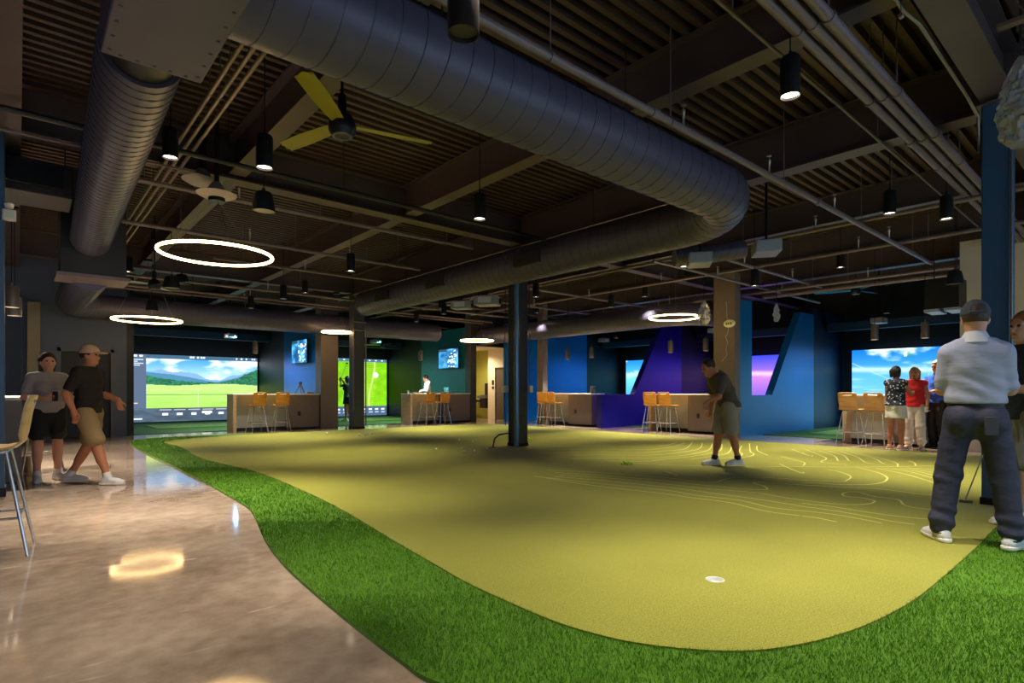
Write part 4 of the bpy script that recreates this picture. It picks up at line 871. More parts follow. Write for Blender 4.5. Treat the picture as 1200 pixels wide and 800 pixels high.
# plastic wrapped bundles
def bundle(label, loc, rx, rz_, seed, blue=False, top=None):
    top = top or support(loc[0], loc[1])
    rs = np.random.RandomState(seed); t = thing('plastic_bundle', label, 'plastic wrap', loc); vs = []; fs = []; n, m = 56, 44; nz = vnoise(n, m+1, 9, 8, seed)+0.6*vnoise(n, m+1, 20, 18, seed+1); nz[:, -4:] = nz[:, -4:]*np.linspace(1, 0, 4)+nz[:, :1]*np.linspace(0, 1, 4)
    for i in range(m+1):
        v = i/m
        for k in range(n):
            a = 2*PI*k/n; taper = math.sin(PI*min(1, v*0.92+0.06))**0.6*(1.0-0.55*v); q = rx*taper*(0.55+0.55*nz[i, k]+0.03*rs.randn())
            vs.append((q*math.cos(a), q*math.sin(a), -rz_+2*rz_*v))
    for i in range(m):
        for k in range(n): fs.append((i*n+k, i*n+(k+1) % n, (i+1)*n+(k+1) % n, (i+1)*n+k))
    fs += [tuple(range(n-1, -1, -1)), tuple(range(m*n, m*n+n))]
    obj('wrap', MB().add(vs, fs), M_PLASTIC, t, smooth=0.4)
    obj('cord', MB().tube([(0, 0, rz_-0.02), (0, 0, top-loc[2])], 0.01, 6), M_PIPED, t)
    if blue:
        for k in range(4): obj('blue_tape', MB().box((-0.03, -0.02, -0.03), (0.03, 0.02, 0.03), Matrix.Translation((-rx*0.6+0.03*k, -rx*0.5, rz_*(-0.4+0.35*k))) @ Matrix.Rotation(k, 4, 'Z')), mat('tape_blue', (20, 90, 200), 0.4), t)
bundle('clear plastic wrapped cable bundle beside the ring lamp', tuple(PD(825, 366, 12.6)), 0.16, 0.27, 1)
bundle('small clear plastic wrapped bundle before the blue partition', tuple(PD(910, 366, 12.4)), 0.09, 0.20, 2, top=3.705)
bundle('crumpled plastic wrapped fixture with blue tape beside the blue column', tuple(PD(1196, 118, 4.9)), 0.22, 0.38, 3, True)
p = PX(855, 379, 13.425)
t = thing('oval_sign', 'small pale oval sign on the broad taupe pier', 'sign', tuple(p))
obj('plate', MB().lathe([(0, 0), (0.09, 0), (0.1, 0.01), (0.09, 0.02), (0, 0.02)], n=24, M=Matrix.Scale(1.6, 4, (0, 1, 0)) @ Matrix.Rotation(-PI/2, 4, 'Y')), mat('sign_ivory', (226, 226, 200), 0.4), t)
obj('mount', MB().box((-0.002, -0.12, -0.02), (0.027, -0.09, 0.02)).box((-0.002, 0.10, -0.02), (0.027, 0.13, 0.02)), M_GREYMETAL, t)
obj('mark', MB().box((-0.027, -0.07, -0.03), (-0.021, -0.02, 0.03)).box((-0.027, 0.0, -0.03), (-0.021, 0.04, 0.03)).box((-0.027, 0.055, -0.03), (-0.021, 0.09, 0.03)), mat('sign_mark', (120, 120, 100), 0.5), t)
t = thing('loose_cable', 'loose pale cable hanging on the broad taupe pier', 'cable', tuple(PX(852, 395, 13.439)))
obj('strand', MB().tube([(0, 0.02, 0.9), (0, 0.0, 0.5), (0, -0.06, 0.35), (0, -0.02, 0.1), (0, 0.04, 0.0), (0, -0.02, -0.12), (0, 0.03, -0.3), (0, 0.0, -0.45), (0, 0.14, -0.6)], 0.012, 6), mat('cable_pale', (176, 166, 150), 0.5), t)

# ================================================================ COUNTERS
def counter(label, loc, rz, L, niche, items=True):
    """front faces local -Y, runs along local +X from loc"""
    t = thing('bar_counter', label, 'counter', loc, rz); D = 0.62
    obj('end_panel', MB().box((0, -0.02, 0), (0.09, D, 1.05)), M_OAK, t, bevel=0.004)
    obj('countertop', MB().box((0.0, -0.03, 1.05), (L, D+0.02, 1.085)), M_WHITE, t, bevel=0.004)
    obj('niche_panel', MB().box((0.09, 0.26, 0.1), (niche, 0.30, 1.05)), M_LAMINATE, t)
    obj('toe_kick', MB().box((0.09, 0.28, 0), (L, 0.34, 0.1)), M_BLACK, t)
    cb = obj('cabinet', MB().box((niche, 0.0, 0.06), (L-0.01, D, 1.05)), M_CAB, t, bevel=0.004)
    obj('outlet_plate', MB().box((niche+0.28, -0.008, 0.42), (niche+0.37, 0.002, 0.55)), M_BLACK, cb)
    return t
CY = 17.35
counter('bar counter with a tripod sensor in front of the mountain fairway bay', (4.60, CY, 0), 0, 2.50, 1.55)
counter('bar counter of the man in white in front of the course map bay', (10.35, CY, 0), 0, 2.62, 1.35)
CX = 14.15
counter('bar counter in front of the blue partition by the slim taupe pier', (CX, 14.62, 0), -PI/2, 2.30, 1.25)
counter('bar counter in front of the indigo partition', (CX, 10.1, 0), -PI/2, 2.45, 1.30)
counter('bar counter where the two women and the man in blue stand', (CX, 4.84, 0), -PI/2, 1.52, 0.98)
# lounge counters on the left
t = thing('lounge_counter', 'white topped lounge counter beside the near pale stool', 'counter', (-0.75, 3.0, 0))
obj('countertop', MB().box((-0.4, 0, 1.03), (0.42, 2.75, 1.07)), M_WHITE, t, bevel=0.004); obj('end_panel', MB().box((-0.35, 2.6, 0), (0.29, 2.7, 1.03)), M_CAB, t); obj('base', MB().box((-0.3, 0.1, 0), (0.05, 2.6, 1.03)), M_CAB, t)
t = thing('lounge_counter', 'white topped lounge counter with a grey end panel by the woman in grey', 'counter', (-0.42, 9.7, 0))
obj('countertop', MB().box((-0.4, 0, 1.05), (0.50, 3.0, 1.09)), M_WHITE, t, bevel=0.004); obj('end_panel', MB().box((-0.35, 0.05, 0), (0.46, 0.13, 1.05)), mat('end_grey', (112, 108, 104), 0.5), t); obj('base', MB().box((-0.3, 0.13, 0), (0.1, 2.9, 1.05)), M_CAB, t)
# items on the counters
t = thing('tripod_sensor', 'black sensor on a small tripod on the counter by the taupe pier', 'sensor', tuple(PY(352, 463, 17.65))); t.location.z = 1.085
for a in (0.3, 2.4, 4.5): obj('leg', MB().tube([(0, 0, 0.3), (0.16*math.cos(a), 0.16*math.sin(a), 0.0)], 0.016, 8), M_GREYMETAL, t)
obj('head', MB().lathe([(0, 0), (0.05, 0.01), (0.06, 0.06), (0.04, 0.1), (0, 0.11)], (0, 0, 0.27), 16), M_GREYMETAL, t)
def laptop(label, loc, rz):
    t = thing('laptop', label, 'laptop', loc, rz)
    obj('base', MB().box((-0.17, -0.12, 0), (0.17, 0.12, 0.018)), M_BLACK, t)
    l = obj('lid', MB().box((-0.17, 0, 0), (0.17, 0.012, 0.24)), M_BLACK, t); l.location = (0, 0.12, 0.01); l.rotation_euler = (-0.3, 0, 0)
    im = np.zeros((20, 30, 3)); im[:] = (90, 190, 130); im = mixc(im, (40, 90, 160), np.clip((fbm(30, 20, 3, 3, 6)-0.4)*4, 0, 1))
    s = obj('picture', screen_mesh('picture', (-0.16, -0.002, 0.01), (0.32, 0, 0), (0, 0, 0.22), im), screen_mat('laptop_light', 1.2), l)
p = PY(527, 463, 17.65); laptop('open laptop with green picture on the counter of the man in white', (p.x, p.y, 1.085), 0.3)
for k, (x, lab) in enumerate(((478, 'white paper cup on the counter of the man in white'),)):
    p = PY(x, 463, 17.6); o = tag(obj('paper_cup', MB().lathe([(0, 0), (0.03, 0), (0.04, 0.11), (0.036, 0.11), (0.028, 0.01), (0, 0.01)], n=16), M_WHITE), lab, 'cup'); o.location = (p.x, p.y, 1.085)
for i, (x, lab) in enumerate(((486, 'dark tray on the counter near the paper cup'), (363, 'small tan box on the counter beside the taupe pier'))):
    p = PY(x, 463, 17.7); o = tag(obj('tray' if i == 0 else 'small_box', MB().box((-0.12, -0.09, 0), (0.12, 0.09, 0.05)).box((-0.1, -0.07, 0.05), (0.1, 0.07, 0.055)), M_BLACK if i == 0 else mat('box_tan', (170, 130, 100), 0.6), bevel=0.006), lab, 'tray' if i == 0 else 'box'); o.location = (p.x, p.y, 1.085)
for k in range(3):
    p = PX(718+k*4, 461, 14.5); t = thing('water_bottle', 'black bottle on the counter before the indigo partition', 'bottle', (p.x, p.y, 1.085), 0, 'black bottles on the counter')
    t.location = (14.45, 12.62-k*0.09, 1.085)
    obj('flask', MB().lathe([(0, 0), (0.032, 0), (0.034, 0.16), (0.018, 0.2), (0.018, 0.22), (0, 0.22)], n=14), M_BLACK, t); obj('cap', MB().lathe([(0, 0.21), (0.021, 0.21), (0.021, 0.25), (0, 0.25)], n=14), M_GREYMETAL, t)

# ================================================================ STOOLS
def make_stool(label, loc, rz, m, grp):
    """sits facing local +Y, back at -Y"""
    t = thing('bar_stool', label, 'stool', loc, rz, grp)
    prof = [(0.21, 0.735), (0.19, 0.755), (0.10, 0.765), (0.0, 0.757), (-0.10, 0.752), (-0.165, 0.765), (-0.205, 0.80), (-0.225, 0.86), (-0.237, 0.93), (-0.246, 1.0), (-0.256, 1.05), (-0.266, 1.085), (-0.273, 1.11), (-0.280, 1.14)]
    wid = [0.19, 0.20, 0.205, 0.205, 0.20, 0.19, 0.175, 0.175, 0.185, 0.19, 0.19, 0.188, 0.183, 0.165]
    nx = 12; vs = []; fs = []
    for i, ((y, z), w_) in enumerate(zip(prof, wid)):
        for k in range(nx+1):
            s = -1+2*k/nx; c = 0.03*s*s*(1 if i > 6 else 0.4); vs.append((w_*s, y+(c if i > 6 else 0), z+(0 if i > 6 else c)))
    for i in range(len(prof)-1):
        for k in range(nx):
            if i == 11 and 3 <= k <= 8: continue
            fs.append((i*(nx+1)+k, i*(nx+1)+k+1, (i+1)*(nx+1)+k+1, (i+1)*(nx+1)+k))
    sh = obj('seat_shell', MB().add(vs, fs), m, t, smooth=1.2)
    sd = sh.modifiers.new('thickness', 'SOLIDIFY'); sd.thickness = 0.014; sd.offset = 0
    for sx in (-1, 1):
        for sy in (-1, 1): obj('leg', MB().tube([(sx*0.13, sy*0.12, 0.735), (sx*0.225, sy*0.225+(-0.02 if sy < 0 else 0), 0.0)], 0.011, 8), M_CHROME, t)
    q = lambda sx, sy, z: (sx*(0.13+0.095*(0.735-z)/0.735), sy*(0.12+0.105*(0.735-z)/0.735), z)
    obj('footrest', MB().tube([q(-1, 1, 0.27), q(1, 1, 0.27)], 0.010, 8).tube([q(-1, -1, 0.27), q(1, -1, 0.27)], 0.010, 8).tube([q(-1, -1, 0.27), q(-1, 1, 0.27)], 0.010, 8).tube([q(1, -1, 0.27), q(1, 1, 0.27)], 0.010, 8), M_CHROME, t)
    obj('seat_bracket', MB().tube([(-0.13, -0.12, 0.737), (-0.13, 0.12, 0.737), (0.13, 0.12, 0.737), (0.13, -0.12, 0.737), (-0.13, -0.12, 0.737)], 0.011, 8), M_CHROME, t)
    return t
s0 = make_stool('orange plywood bar stool at the tripod sensor counter, nearer the oak end panel', (5.15, 17.05, 0), 0.1, M_STOOL, None)
dup(s0, (5.85, 17.08, 0), -0.15, 'orange plywood bar stool at the tripod sensor counter, nearer the taupe pier')
dup(s0, (10.85, 17.08, 0), 0.15, 'orange bar stool at the counter of the man in white, by the oak panel')
dup(s0, (11.5, 17.05, 0), -0.1, 'orange plywood bar stool at the counter of the man in white, nearer the laptop')
dup(s0, (13.85, 14.25, 0), -PI/2+0.5, 'orange plywood bar stool turned sideways by the slim taupe pier')
dup(s0, (13.85, 13.7, 0), -PI/2, 'orange plywood bar stool squared to the counter by the slim taupe pier')
dup(s0, (13.8, 9.75, 0), -PI/2+0.35, 'orange plywood bar stool at the indigo partition counter, nearer the oak end panel')
dup(s0, (13.82, 9.2, 0), -PI/2, 'orange plywood bar stool at the indigo partition counter, nearer the dark cabinet')
s1 = make_stool('pale plywood bar stool at the women’s counter, nearer the oak end panel'.replace('’', "'"), (13.8, 4.55, 0), -PI/2, wood_mat('stool_ply_tan', (190, 140, 84), (208, 160, 104), 0.3, (3, 3, 12)), None)
dup(s1, (13.75, 4.02, 0), -PI/2-0.1, 'pale plywood bar stool right behind the woman in the floral top')
s2 = make_stool('pale birch bar stool with chrome legs at the near lounge counter', (-0.17, 5.55, 0), PI/2-0.1, M_STOOLP, None)
p = G(56, 556); dup(s0, (p.x-0.05, p.y+0.5, 0), PI/2, 'orange bar stool standing behind the woman in grey at the lounge')
# ================================================================ PEOPLE (implicit surfaces turned into continuous meshes)
class Field:
    def __init__(s, lo, hi, h):
        s.h = h; s.lo = np.array(lo, float); n = np.ceil((np.array(hi)-s.lo)/h).astype(int)+1; s.n = n
        s.F = np.full(n, 1.0, np.float32); s.ax = [s.lo[i]+np.arange(n[i])*h for i in range(3)]
    def _sub(s, lo, hi):
        a = np.clip(np.floor((np.array(lo)-s.lo)/s.h).astype(int), 0, s.n-1); b = np.clip(np.ceil((np.array(hi)-s.lo)/s.h).astype(int)+1, 0, s.n)
        if np.any(b <= a): return None, None
        sl = tuple(slice(a[i], b[i]) for i in range(3)); X = np.meshgrid(*[s.ax[i][sl[i]] for i in range(3)], indexing='ij'); return sl, X
    def _put(s, sl, d, k, sub=False):
        f = s.F[sl]
        if sub:
            s.F[sl] = np.maximum(f, -d) if k <= 0 else -(s._smin(-f, d, k)); return
        s.F[sl] = np.minimum(f, d) if k <= 0 else s._smin(f, d, k)
    @staticmethod
    def _smin(a, b, k):
        h = np.clip(0.5+0.5*(b-a)/k, 0, 1); return b*(1-h)+a*h-k*h*(1-h)
    def cone(s, a, b, ra, rb, k=0.02, sq=(1, 1, 1), sub=False):
        a, b = np.array(a, float), np.array(b, float); m = max(ra, rb)*max(max(sq), 1)+0.07
        sl, X = s._sub(np.minimum(a, b)-m, np.maximum(a, b)+m)
        if sl is None: return
        d = b-a; L2 = max(d @ d, 1e-9); P = [X[i]-a[i] for i in range(3)]; t = np.clip((P[0]*d[0]+P[1]*d[1]+P[2]*d[2])/L2, 0, 1)
        q = sum(((P[i]-t*d[i])/sq[i])**2 for i in range(3)); mn = min(min(sq), 1.0)
        s._put(sl, ((np.sqrt(q)-(ra+(rb-ra)*t))*(0.5+0.5*mn)).astype(np.float32), k, sub)
    def ell(s, c, r, k=0.02, sub=False):
        c, r = np.array(c, float), np.array(r, float); sl, X = s._sub(c-r-0.06, c+r+0.06)
        if sl is None: return
        q = np.sqrt(sum(((X[i]-c[i])/r[i])**2 for i in range(3))); s._put(sl, ((q-1)*r.min()).astype(np.float32), k, sub)
    def plane(s, p, n):     # keep the side where (x-p).n < 0
        n = np.array(n, float); n /= np.linalg.norm(n); X = np.meshgrid(*s.ax, indexing='ij')
        s.F = np.maximum(s.F, sum((X[i]-p[i])*n[i] for i in range(3)).astype(np.float32))
    def wrinkle(s, amp, zlo, zhi, kz=46.0, kx=14.0, ph=0.0):
        X = np.meshgrid(*s.ax, indexing='ij'); m = np.clip((X[2]-zlo)/0.06, 0, 1)*np.clip((zhi-X[2])/0.06, 0, 1)
        s.F = (s.F+amp*m*np.sin(kz*X[2]+kx*X[0]*(1+0.6*np.sin(5*X[2]+ph))+2.2*np.sin(9*X[0]+4*X[1]+ph)+6*X[1])).astype(np.float32)
    def mesh(s, name):
        F = np.pad(s.F, 1, constant_values=1.0); lo = s.lo-s.h; S = F < 0; n = np.array(F.shape); nc = n-1
        acc = np.zeros((*nc, 3)); cnt = np.zeros(nc); edges = []
        for ax in range(3):
            A = [slice(None)]*3; B = [slice(None)]*3; A[ax] = slice(0, -1); B[ax] = slice(1, None); A, B = tuple(A), tuple(B)
            I = np.argwhere(S[A] != S[B]); f0 = F[A][tuple(I.T)]; f1 = F[B][tuple(I.T)]; t = f0/(f0-f1)
            pos = I.astype(float); pos[:, ax] += t; o1, o2 = [i for i in range(3) if i != ax]
            for da in (0, -1):
                for db in (0, -1):
                    J = I.copy(); J[:, o1] += da; J[:, o2] += db; ok = np.all((J >= 0) & (J < nc), 1)
                    np.add.at(acc, tuple(J[ok].T), pos[ok]); np.add.at(cnt, tuple(J[ok].T), 1)
            edges.append((ax, I, S[A][tuple(I.T)]))
        idx = -np.ones(nc, int); act = cnt > 0; idx[act] = np.arange(act.sum()); V = (acc[act]/cnt[act][:, None])*s.h+lo
        Q = []
        for ax, I, neg in edges:
            o1, o2 = (ax+1) % 3, (ax+2) % 3; c = []
            for da, db in ((-1, -1), (0, -1), (0, 0), (-1, 0)):
                J = I.copy(); J[:, o1] += da; J[:, o2] += db; J = np.clip(J, 0, nc-1); c.append(idx[tuple(J.T)])
            q = np.stack(c, 1); q[~neg] = q[~neg][:, ::-1]; Q.append(q[np.all(q >= 0, 1)])
        Q = np.concatenate(Q); me = bpy.data.meshes.new(name); nv, nq = len(V), len(Q)
        me.vertices.add(nv); me.vertices.foreach_set('co', V.reshape(-1)); me.loops.add(4*nq); me.loops.foreach_set('vertex_index', Q.reshape(-1))
        me.polygons.add(nq); me.polygons.foreach_set('loop_start', np.arange(nq)*4); me.update(); me.validate()
        me.polygons.foreach_set('use_smooth', [True]*len(me.polygons)); return me

V3 = lambda *a: np.array(a, float)
def unit(v): v = np.array(v, float); return v/max(np.linalg.norm(v), 1e-9)
def std_pose(female=False):
    sh = 0.165 if female else 0.19
    p = dict(pelvis=V3(0, 0, 0.95), waist=V3(0, 0.0, 1.09), chest=V3(0, 0.0, 1.29), neck=V3(0, -0.01, 1.46), head=V3(0, 0.02, 1.625), look=0.0, tilt=0.0)
    for s, n in ((1, 'R'), (-1, 'L')):
        p['s'+n] = V3(s*sh, -0.01, 1.405); p['e'+n] = V3(s*(sh+0.06), -0.03, 1.13); p['w'+n] = V3(s*(sh+0.05), 0.07, 0.90); p['hd'+n] = V3(0, 0.2, -1)
        p['h'+n] = V3(s*0.09, 0, 0.92); p['k'+n] = V3(s*0.105, 0.02, 0.50); p['a'+n] = V3(s*0.115, -0.03, 0.085); p['foot'+n] = s*0.18; p['lift'+n] = 0.0
        p['curl'+n] = 0.5
    return p
def hand(f, w, d, s, side_axis, curl, g=0.0):
    """palm from wrist w along d, five fingers of unequal length"""
    d = unit(d); ax = unit(side_axis-d*np.dot(side_axis, d)); nrm = np.cross(d, ax)*s
    f.cone(w, w+d*0.035, 0.027, 0.032, 0.02); 
    for u in (-0.025, -0.008, 0.009, 0.026): f.cone(w+d*0.02+ax*u*0.6, w+d*0.085+ax*u, 0.016, 0.0125, 0.012)
    for u, L in ((-0.028, 0.058), (-0.0095, 0.072), (0.0095, 0.078), (0.028, 0.070)):
        a = w+d*0.085+ax*u; c1 = unit(d*math.cos(curl*0.8)+nrm*math.sin(curl*0.8)); b = a+c1*L*0.5; c2 = unit(d*math.cos(curl*2.1)+nrm*math.sin(curl*2.1)); c = b+c2*L*0.5
        f.cone(a, b, 0.0105+g, 0.0095+g, 0.004); f.cone(b, c, 0.0095+g, 0.008+g, 0.004)
    a = w+d*0.03+ax*0.028; b = a+unit(d*0.7+ax*0.6+nrm*0.35)*0.045; c = b+unit(d*0.9+ax*0.1+nrm*0.55)*0.035
    f.cone(a, b, 0.014, 0.012, 0.01); f.cone(b, c, 0.0115, 0.009, 0.004)
def torso(f, p, fem, g=0.0, k=0.05, low=True):
    w_ = 0.90 if fem else 1.0; sq = (1, 0.66, 1)
    if low:
        f.cone(p['pelvis']+V3(0, 0, -0.02), p['waist'], (0.165 if fem else 0.162)+g, (0.128 if fem else 0.15)+g, k, sq)
        for s in (-1, 1): f.ell(p['pelvis']+V3(s*0.075, -0.055, -0.045), V3(0.092, 0.085, 0.10)+g, 0.04)
    else: f.cone(p['pelvis'], p['waist'], 0.160+g, 0.15+g, k, sq)
    f.cone(p['waist'], p['chest'], (0.128 if fem else 0.15)+g, 0.172*w_+g, k, sq)
    f.cone(p['chest'], p['chest']+(p['neck']-p['chest'])*0.55, 0.172*w_+g, 0.135*w_+g, k, sq)
    for n in 'RL': f.cone(p['chest']+(p['neck']-p['chest'])*0.62, p['s'+n], 0.075*w_+g, 0.066*w_+g, 0.05)
    if fem:
        for s in (-1, 1): f.ell(p['chest']+V3(s*0.07, 0.09, -0.02), V3(0.065, 0.06, 0.065)+g, 0.04)
def rotz(v, a): c, s = math.cos(a), math.sin(a); return V3(c*v[0]-s*v[1], s*v[0]+c*v[1], v[2])
def headpt(p, v):      # head local -> person local (tilt about x, then turn about z)
    t = p['tilt']; v = V3(v[0], v[1]*math.cos(t)+v[2]*math.sin(t), -v[1]*math.sin(t)+v[2]*math.cos(t)); return p['head']+rotz(v, p['look'])
def person(label, pos, face, height, p, wear, vox=0.010, fem=False, group=None, stout=1.0):
    S = height/1.75; allp = [v for v in p.values() if isinstance(v, np.ndarray)]
    lo = np.min(allp, 0)-0.32; hi = np.max(allp, 0)+0.32; lo[2] = -0.02; hi[2] = p['head'][2]+0.2
    M_SK = mat('skin_%s' % wear.get('skin', 'fair'), {'fair': (206, 150, 122), 'tan': (186, 122, 90), 'deep': (150, 94, 66)}[wear.get('skin', 'fair')], 0.55, var=0.05, vscale=12)
    def new(h=vox): return Field(lo, hi, h)
    def legs(f, g, r, upto=1.0):
        for n in 'RL':
            H, K, A = p['h'+n], p['k'+n], p['a'+n]
            if upto <= 0.5: f.cone(H, H+(K-H)*(upto/0.5), r[0]+g, r[0]+(r[1]-r[0])*(upto/0.5)+g, 0.03); continue
            f.cone(H, K, r[0]+g, r[1]+g, 0.03); e = K+(A-K)*((upto-0.5)/0.5)
            f.cone(K, e, r[1]+g, r[1]+(r[2]-r[1])*((upto-0.5)/0.5)+g, 0.03)
    def foot_pts(n):
        A = p['a'+n]; d = rotz(V3(0, 1, 0), -p['foot'+n]); z = p['lift'+n]
        return A, d, z
    # ---- body
    f = new(); torso(f, p, fem)
    legs(f, -0.004, (0.088, 0.058, 0.040))
    for n in 'RL':
        K, A = p['k'+n], p['a'+n]; f.cone(K+(A-K)*0.15+V3(0, -0.015, 0), K+(A-K)*0.5+V3(0, -0.012, 0), 0.052, 0.044, 0.04)
        A, d, z = foot_pts(n); f.cone(A+V3(0, 0, -0.03), A+d*0.14+V3(0, 0, -0.05), 0.032, 0.024, 0.02)
        s, e, w_ = p['s'+n], p['e'+n], p['w'+n]; q = 0.85 if fem else 1.0
        f.cone(s, e, 0.058*q, 0.042*q, 0.03); f.cone(e, e+(w_-e)*0.35, 0.042*q, 0.043*q, 0.02); f.cone(e+(w_-e)*0.35, w_, 0.043*q, 0.027*q, 0.02)
        hand(f, w_, p['hd'+n], 1 if n == 'R' else -1, p.get('hax'+n, V3(0, 1, 0.0)), p['curl'+n])
    f.cone(p['neck']+V3(0, 0, -0.03), headpt(p, V3(0, -0.015, -0.05)), 0.056 if not fem else 0.046, 0.052 if not fem else 0.044, 0.03)
    f.ell(headpt(p, V3(0, -0.012, 0.022)), V3(0.077, 0.096, 0.105), 0.02); f.ell(headpt(p, V3(0, 0.022, -0.055)), V3(0.058, 0.066, 0.066), 0.05)
    f.cone(headpt(p, V3(0, 0.083, 0.005)), headpt(p, V3(0, 0.105, -0.03)), 0.009, 0.013, 0.012)
    f.ell(headpt(p, V3(0, 0.07, -0.093)), V3(0.025, 0.02, 0.02), 0.02); f.cone(headpt(p, V3(-0.02, 0.084, -0.062)), headpt(p, V3(0.02, 0.084, -0.062)), 0.008, 0.008, 0.008)
    for s in (-1, 1):
        f.ell(headpt(p, V3(s*0.078, -0.01, -0.01)), V3(0.012, 0.022, 0.032), 0.006); f.ell(headpt(p, V3(s*0.032, 0.092, 0.008)), V3(0.02, 0.012, 0.013), 0.008, sub=True)
        f.cone(headpt(p, V3(s*0.015, 0.082, 0.026)), headpt(p, V3(s*0.048, 0.072, 0.026)), 0.008, 0.007, 0.012)
    root = obj('person', f.mesh('person'), M_SK); tag(root, label, 'person', group)
    mb = MB()
    for s in (-1, 1):
        c = headpt(p, V3(s*0.032, 0.080, 0.008)); mb.lathe([(0.011*math.sin(PI*k/6)+1e-5, -0.011*math.cos(PI*k/6)) for k in range(7)], tuple(c), 10)
    obj('eyes', mb, mat('eye_dark', (46, 34, 30), 0.2), root)
    mb = MB().tube([headpt(p, V3(-0.022, 0.090, -0.064)), headpt(p, V3(0, 0.094, -0.063)), headpt(p, V3(0.022, 0.090, -0.064))], 0.004, 6); obj('lips', mb, mat('lip_tone', (150, 80, 70), 0.5), root)
    # ---- shirt
    if 'shirt' in wear:
        f = new(); torso(f, p, fem, 0.016*stout, 0.06, low=False); sl = wear.get('sleeve', 0.62); hem = wear.get('hem', 0.90)
        if sl > 0:
            for n in 'RL':
                s, e, w_ = p['s'+n], p['e'+n], p['w'+n]; q = 0.88 if fem else 1.0
                if sl <= 1: f.cone(s, s+(e-s)*sl, 0.070*q, 0.062*q, 0.03)
                else: f.cone(s, e, 0.074*q, 0.060*q, 0.03); f.cone(e, e+(w_-e)*(sl-1), 0.058*q, 0.045*q, 0.02)
        for i in range(wear.get('folds', 5)):
            a = i*1.9; c = p['waist']+V3(0.13*math.cos(a), 0.09*math.sin(a), 0.06*math.sin(a*2.3)); f.cone(c, c+V3(0.06*math.sin(a), -0.03*math.cos(a), 0.07), 0.028, 0.012, 0.03)
        f.cone(p['pelvis']+V3(0, 0, hem-0.95), p['waist'], 0.170*stout, 0.162*stout, 0.05, (1, 0.72, 1))
        f.wrinkle(0.005, hem, 1.24, 50, 16, 0.3); f.wrinkle(0.0025, 1.2, 1.42, 36, 22, 1.3)
        if hem < 1.0:
            for s in (-1, 1): f.ell(p['pelvis']+V3(s*0.075, -0.055, -0.045), V3(0.118, 0.112, 0.125), 0.04)
        f.plane(V3(0, 0, hem), V3(0, 0, -1)); nk = p['neck']; ax = unit(p['head']-p['chest']); f.plane(nk+ax*0.03, ax); f.cone(nk-ax*0.01, nk+ax*0.12, 0.062, 0.075, 0.0, sub=True)

        sh = obj('shirt', f.mesh('shirt'), wear['shirt'], root)
        if wear.get('collar', False):
            c = nk; mb = MB(); M = Matrix.Translation(c) @ Vector((0, 0, 1)).rotation_difference(Vector(ax)).to_matrix().to_4x4()
            mb.lathe([(0.061, 0.072), (0.066, 0.076), (0.094, 0.022), (0.108, -0.006), (0.100, -0.012), (0.078, 0.02), (0.061, 0.072)], n=24, M=M); obj('collar', mb, wear.get('collarm', wear['shirt']), sh)
    # ---- trousers / shorts / skirt
    if 'pants' in wear:
        f = new(); up = wear.get('leg', 0.96); g = 0.012
        f.cone(p['pelvis']+V3(0, 0, -0.03), p['pelvis']+V3(0, 0, 0.08), 0.160, 0.150, 0.04, (1, 0.70, 1))
        for s in (-1, 1): f.ell(p['pelvis']+V3(s*0.075, -0.055, -0.045), V3(0.105, 0.098, 0.112), 0.04)
        r = wear.get('legr', (0.088, 0.076, 0.066)); legs(f, g, r, up)
        if wear.get('skirt'): f.cone(p['pelvis']+V3(0, 0, 0.05), p['pelvis']+V3(0, 0, -0.26), 0.16, 0.215, 0.03, (1, 0.75, 1)); f.plane(p['pelvis']+V3(0, 0, -0.28), V3(0, 0, -1))
        if up > 0.9:
            for n in 'RL':
                K, A = p['k'+n], p['a'+n]
                for q in (0.12, 0.75, 0.87): c = K+(A-K)*q; f.cone(c+V3(-0.05, -0.035, 0.01), c+V3(0.05, -0.035, -0.015), 0.030, 0.024, 0.03)
        if up > 0.9: f.wrinkle(0.006, 0.04, 0.30, 62, 9, 0.5); f.wrinkle(0.004, 0.40, 0.62, 48, 14, 1.1); f.wrinkle(0.003, 0.66, 0.92, 30, 24, 2.1)
        else: f.wrinkle(0.004, 0.4, 0.92, 34, 22, 0.9)
        f.plane(p['pelvis']+V3(0, 0, 0.115), V3(0, 0, 1)); f.plane(V3(0, 0, 0.045), V3(0, 0, -1))
        pt = obj('trousers' if up > 0.9 else ('skirt' if wear.get('skirt') else 'shorts'), f.mesh('trousers'), wear['pants'], root)
        if wear.get('pocket'):
            mb = MB(); mb.box((0.045, -0.165, 0.80), (0.125, -0.145, 0.93)); obj('back_pocket', mb, wear['pocket'], pt, bevel=0.004)
            obj('belt', MB().lathe([(0.168, 1.0), (0.174, 1.0), (0.174, 1.035), (0.168, 1.035)], n=32, M=Matrix.Scale(0.70, 4, (0, 1, 0))), M_BLACK, pt)
    # ---- shoes
    for n in 'RL':
        A, d, z = foot_pts(n); f = Field(A-V3(0.2, 0.2, 0.11), A+V3(0.2, 0.2, 0.09), min(vox, 0.008)); b = V3(A[0], A[1], z)
        f.cone(b-d*0.045+V3(0, 0, 0.045), b+d*0.11+V3(0, 0, 0.038), 0.041, 0.045, 0.02); f.cone(b+d*0.11+V3(0, 0, 0.036), b+d*0.175+V3(0, 0, 0.03), 0.043, 0.033, 0.02)
        f.cone(b-d*0.03+V3(0, 0, 0.06), b-d*0.018+V3(0, 0, 0.10), 0.044, 0.045, 0.025); f.cone(b+d*0.03+V3(0, 0, 0.07), b+d*0.08+V3(0, 0, 0.055), 0.035, 0.03, 0.02)
        f.plane(b+V3(0, 0, 0.022), V3(0, 0, -1)); f.plane(b+V3(0, 0, 0.115), V3(0, 0, 1))
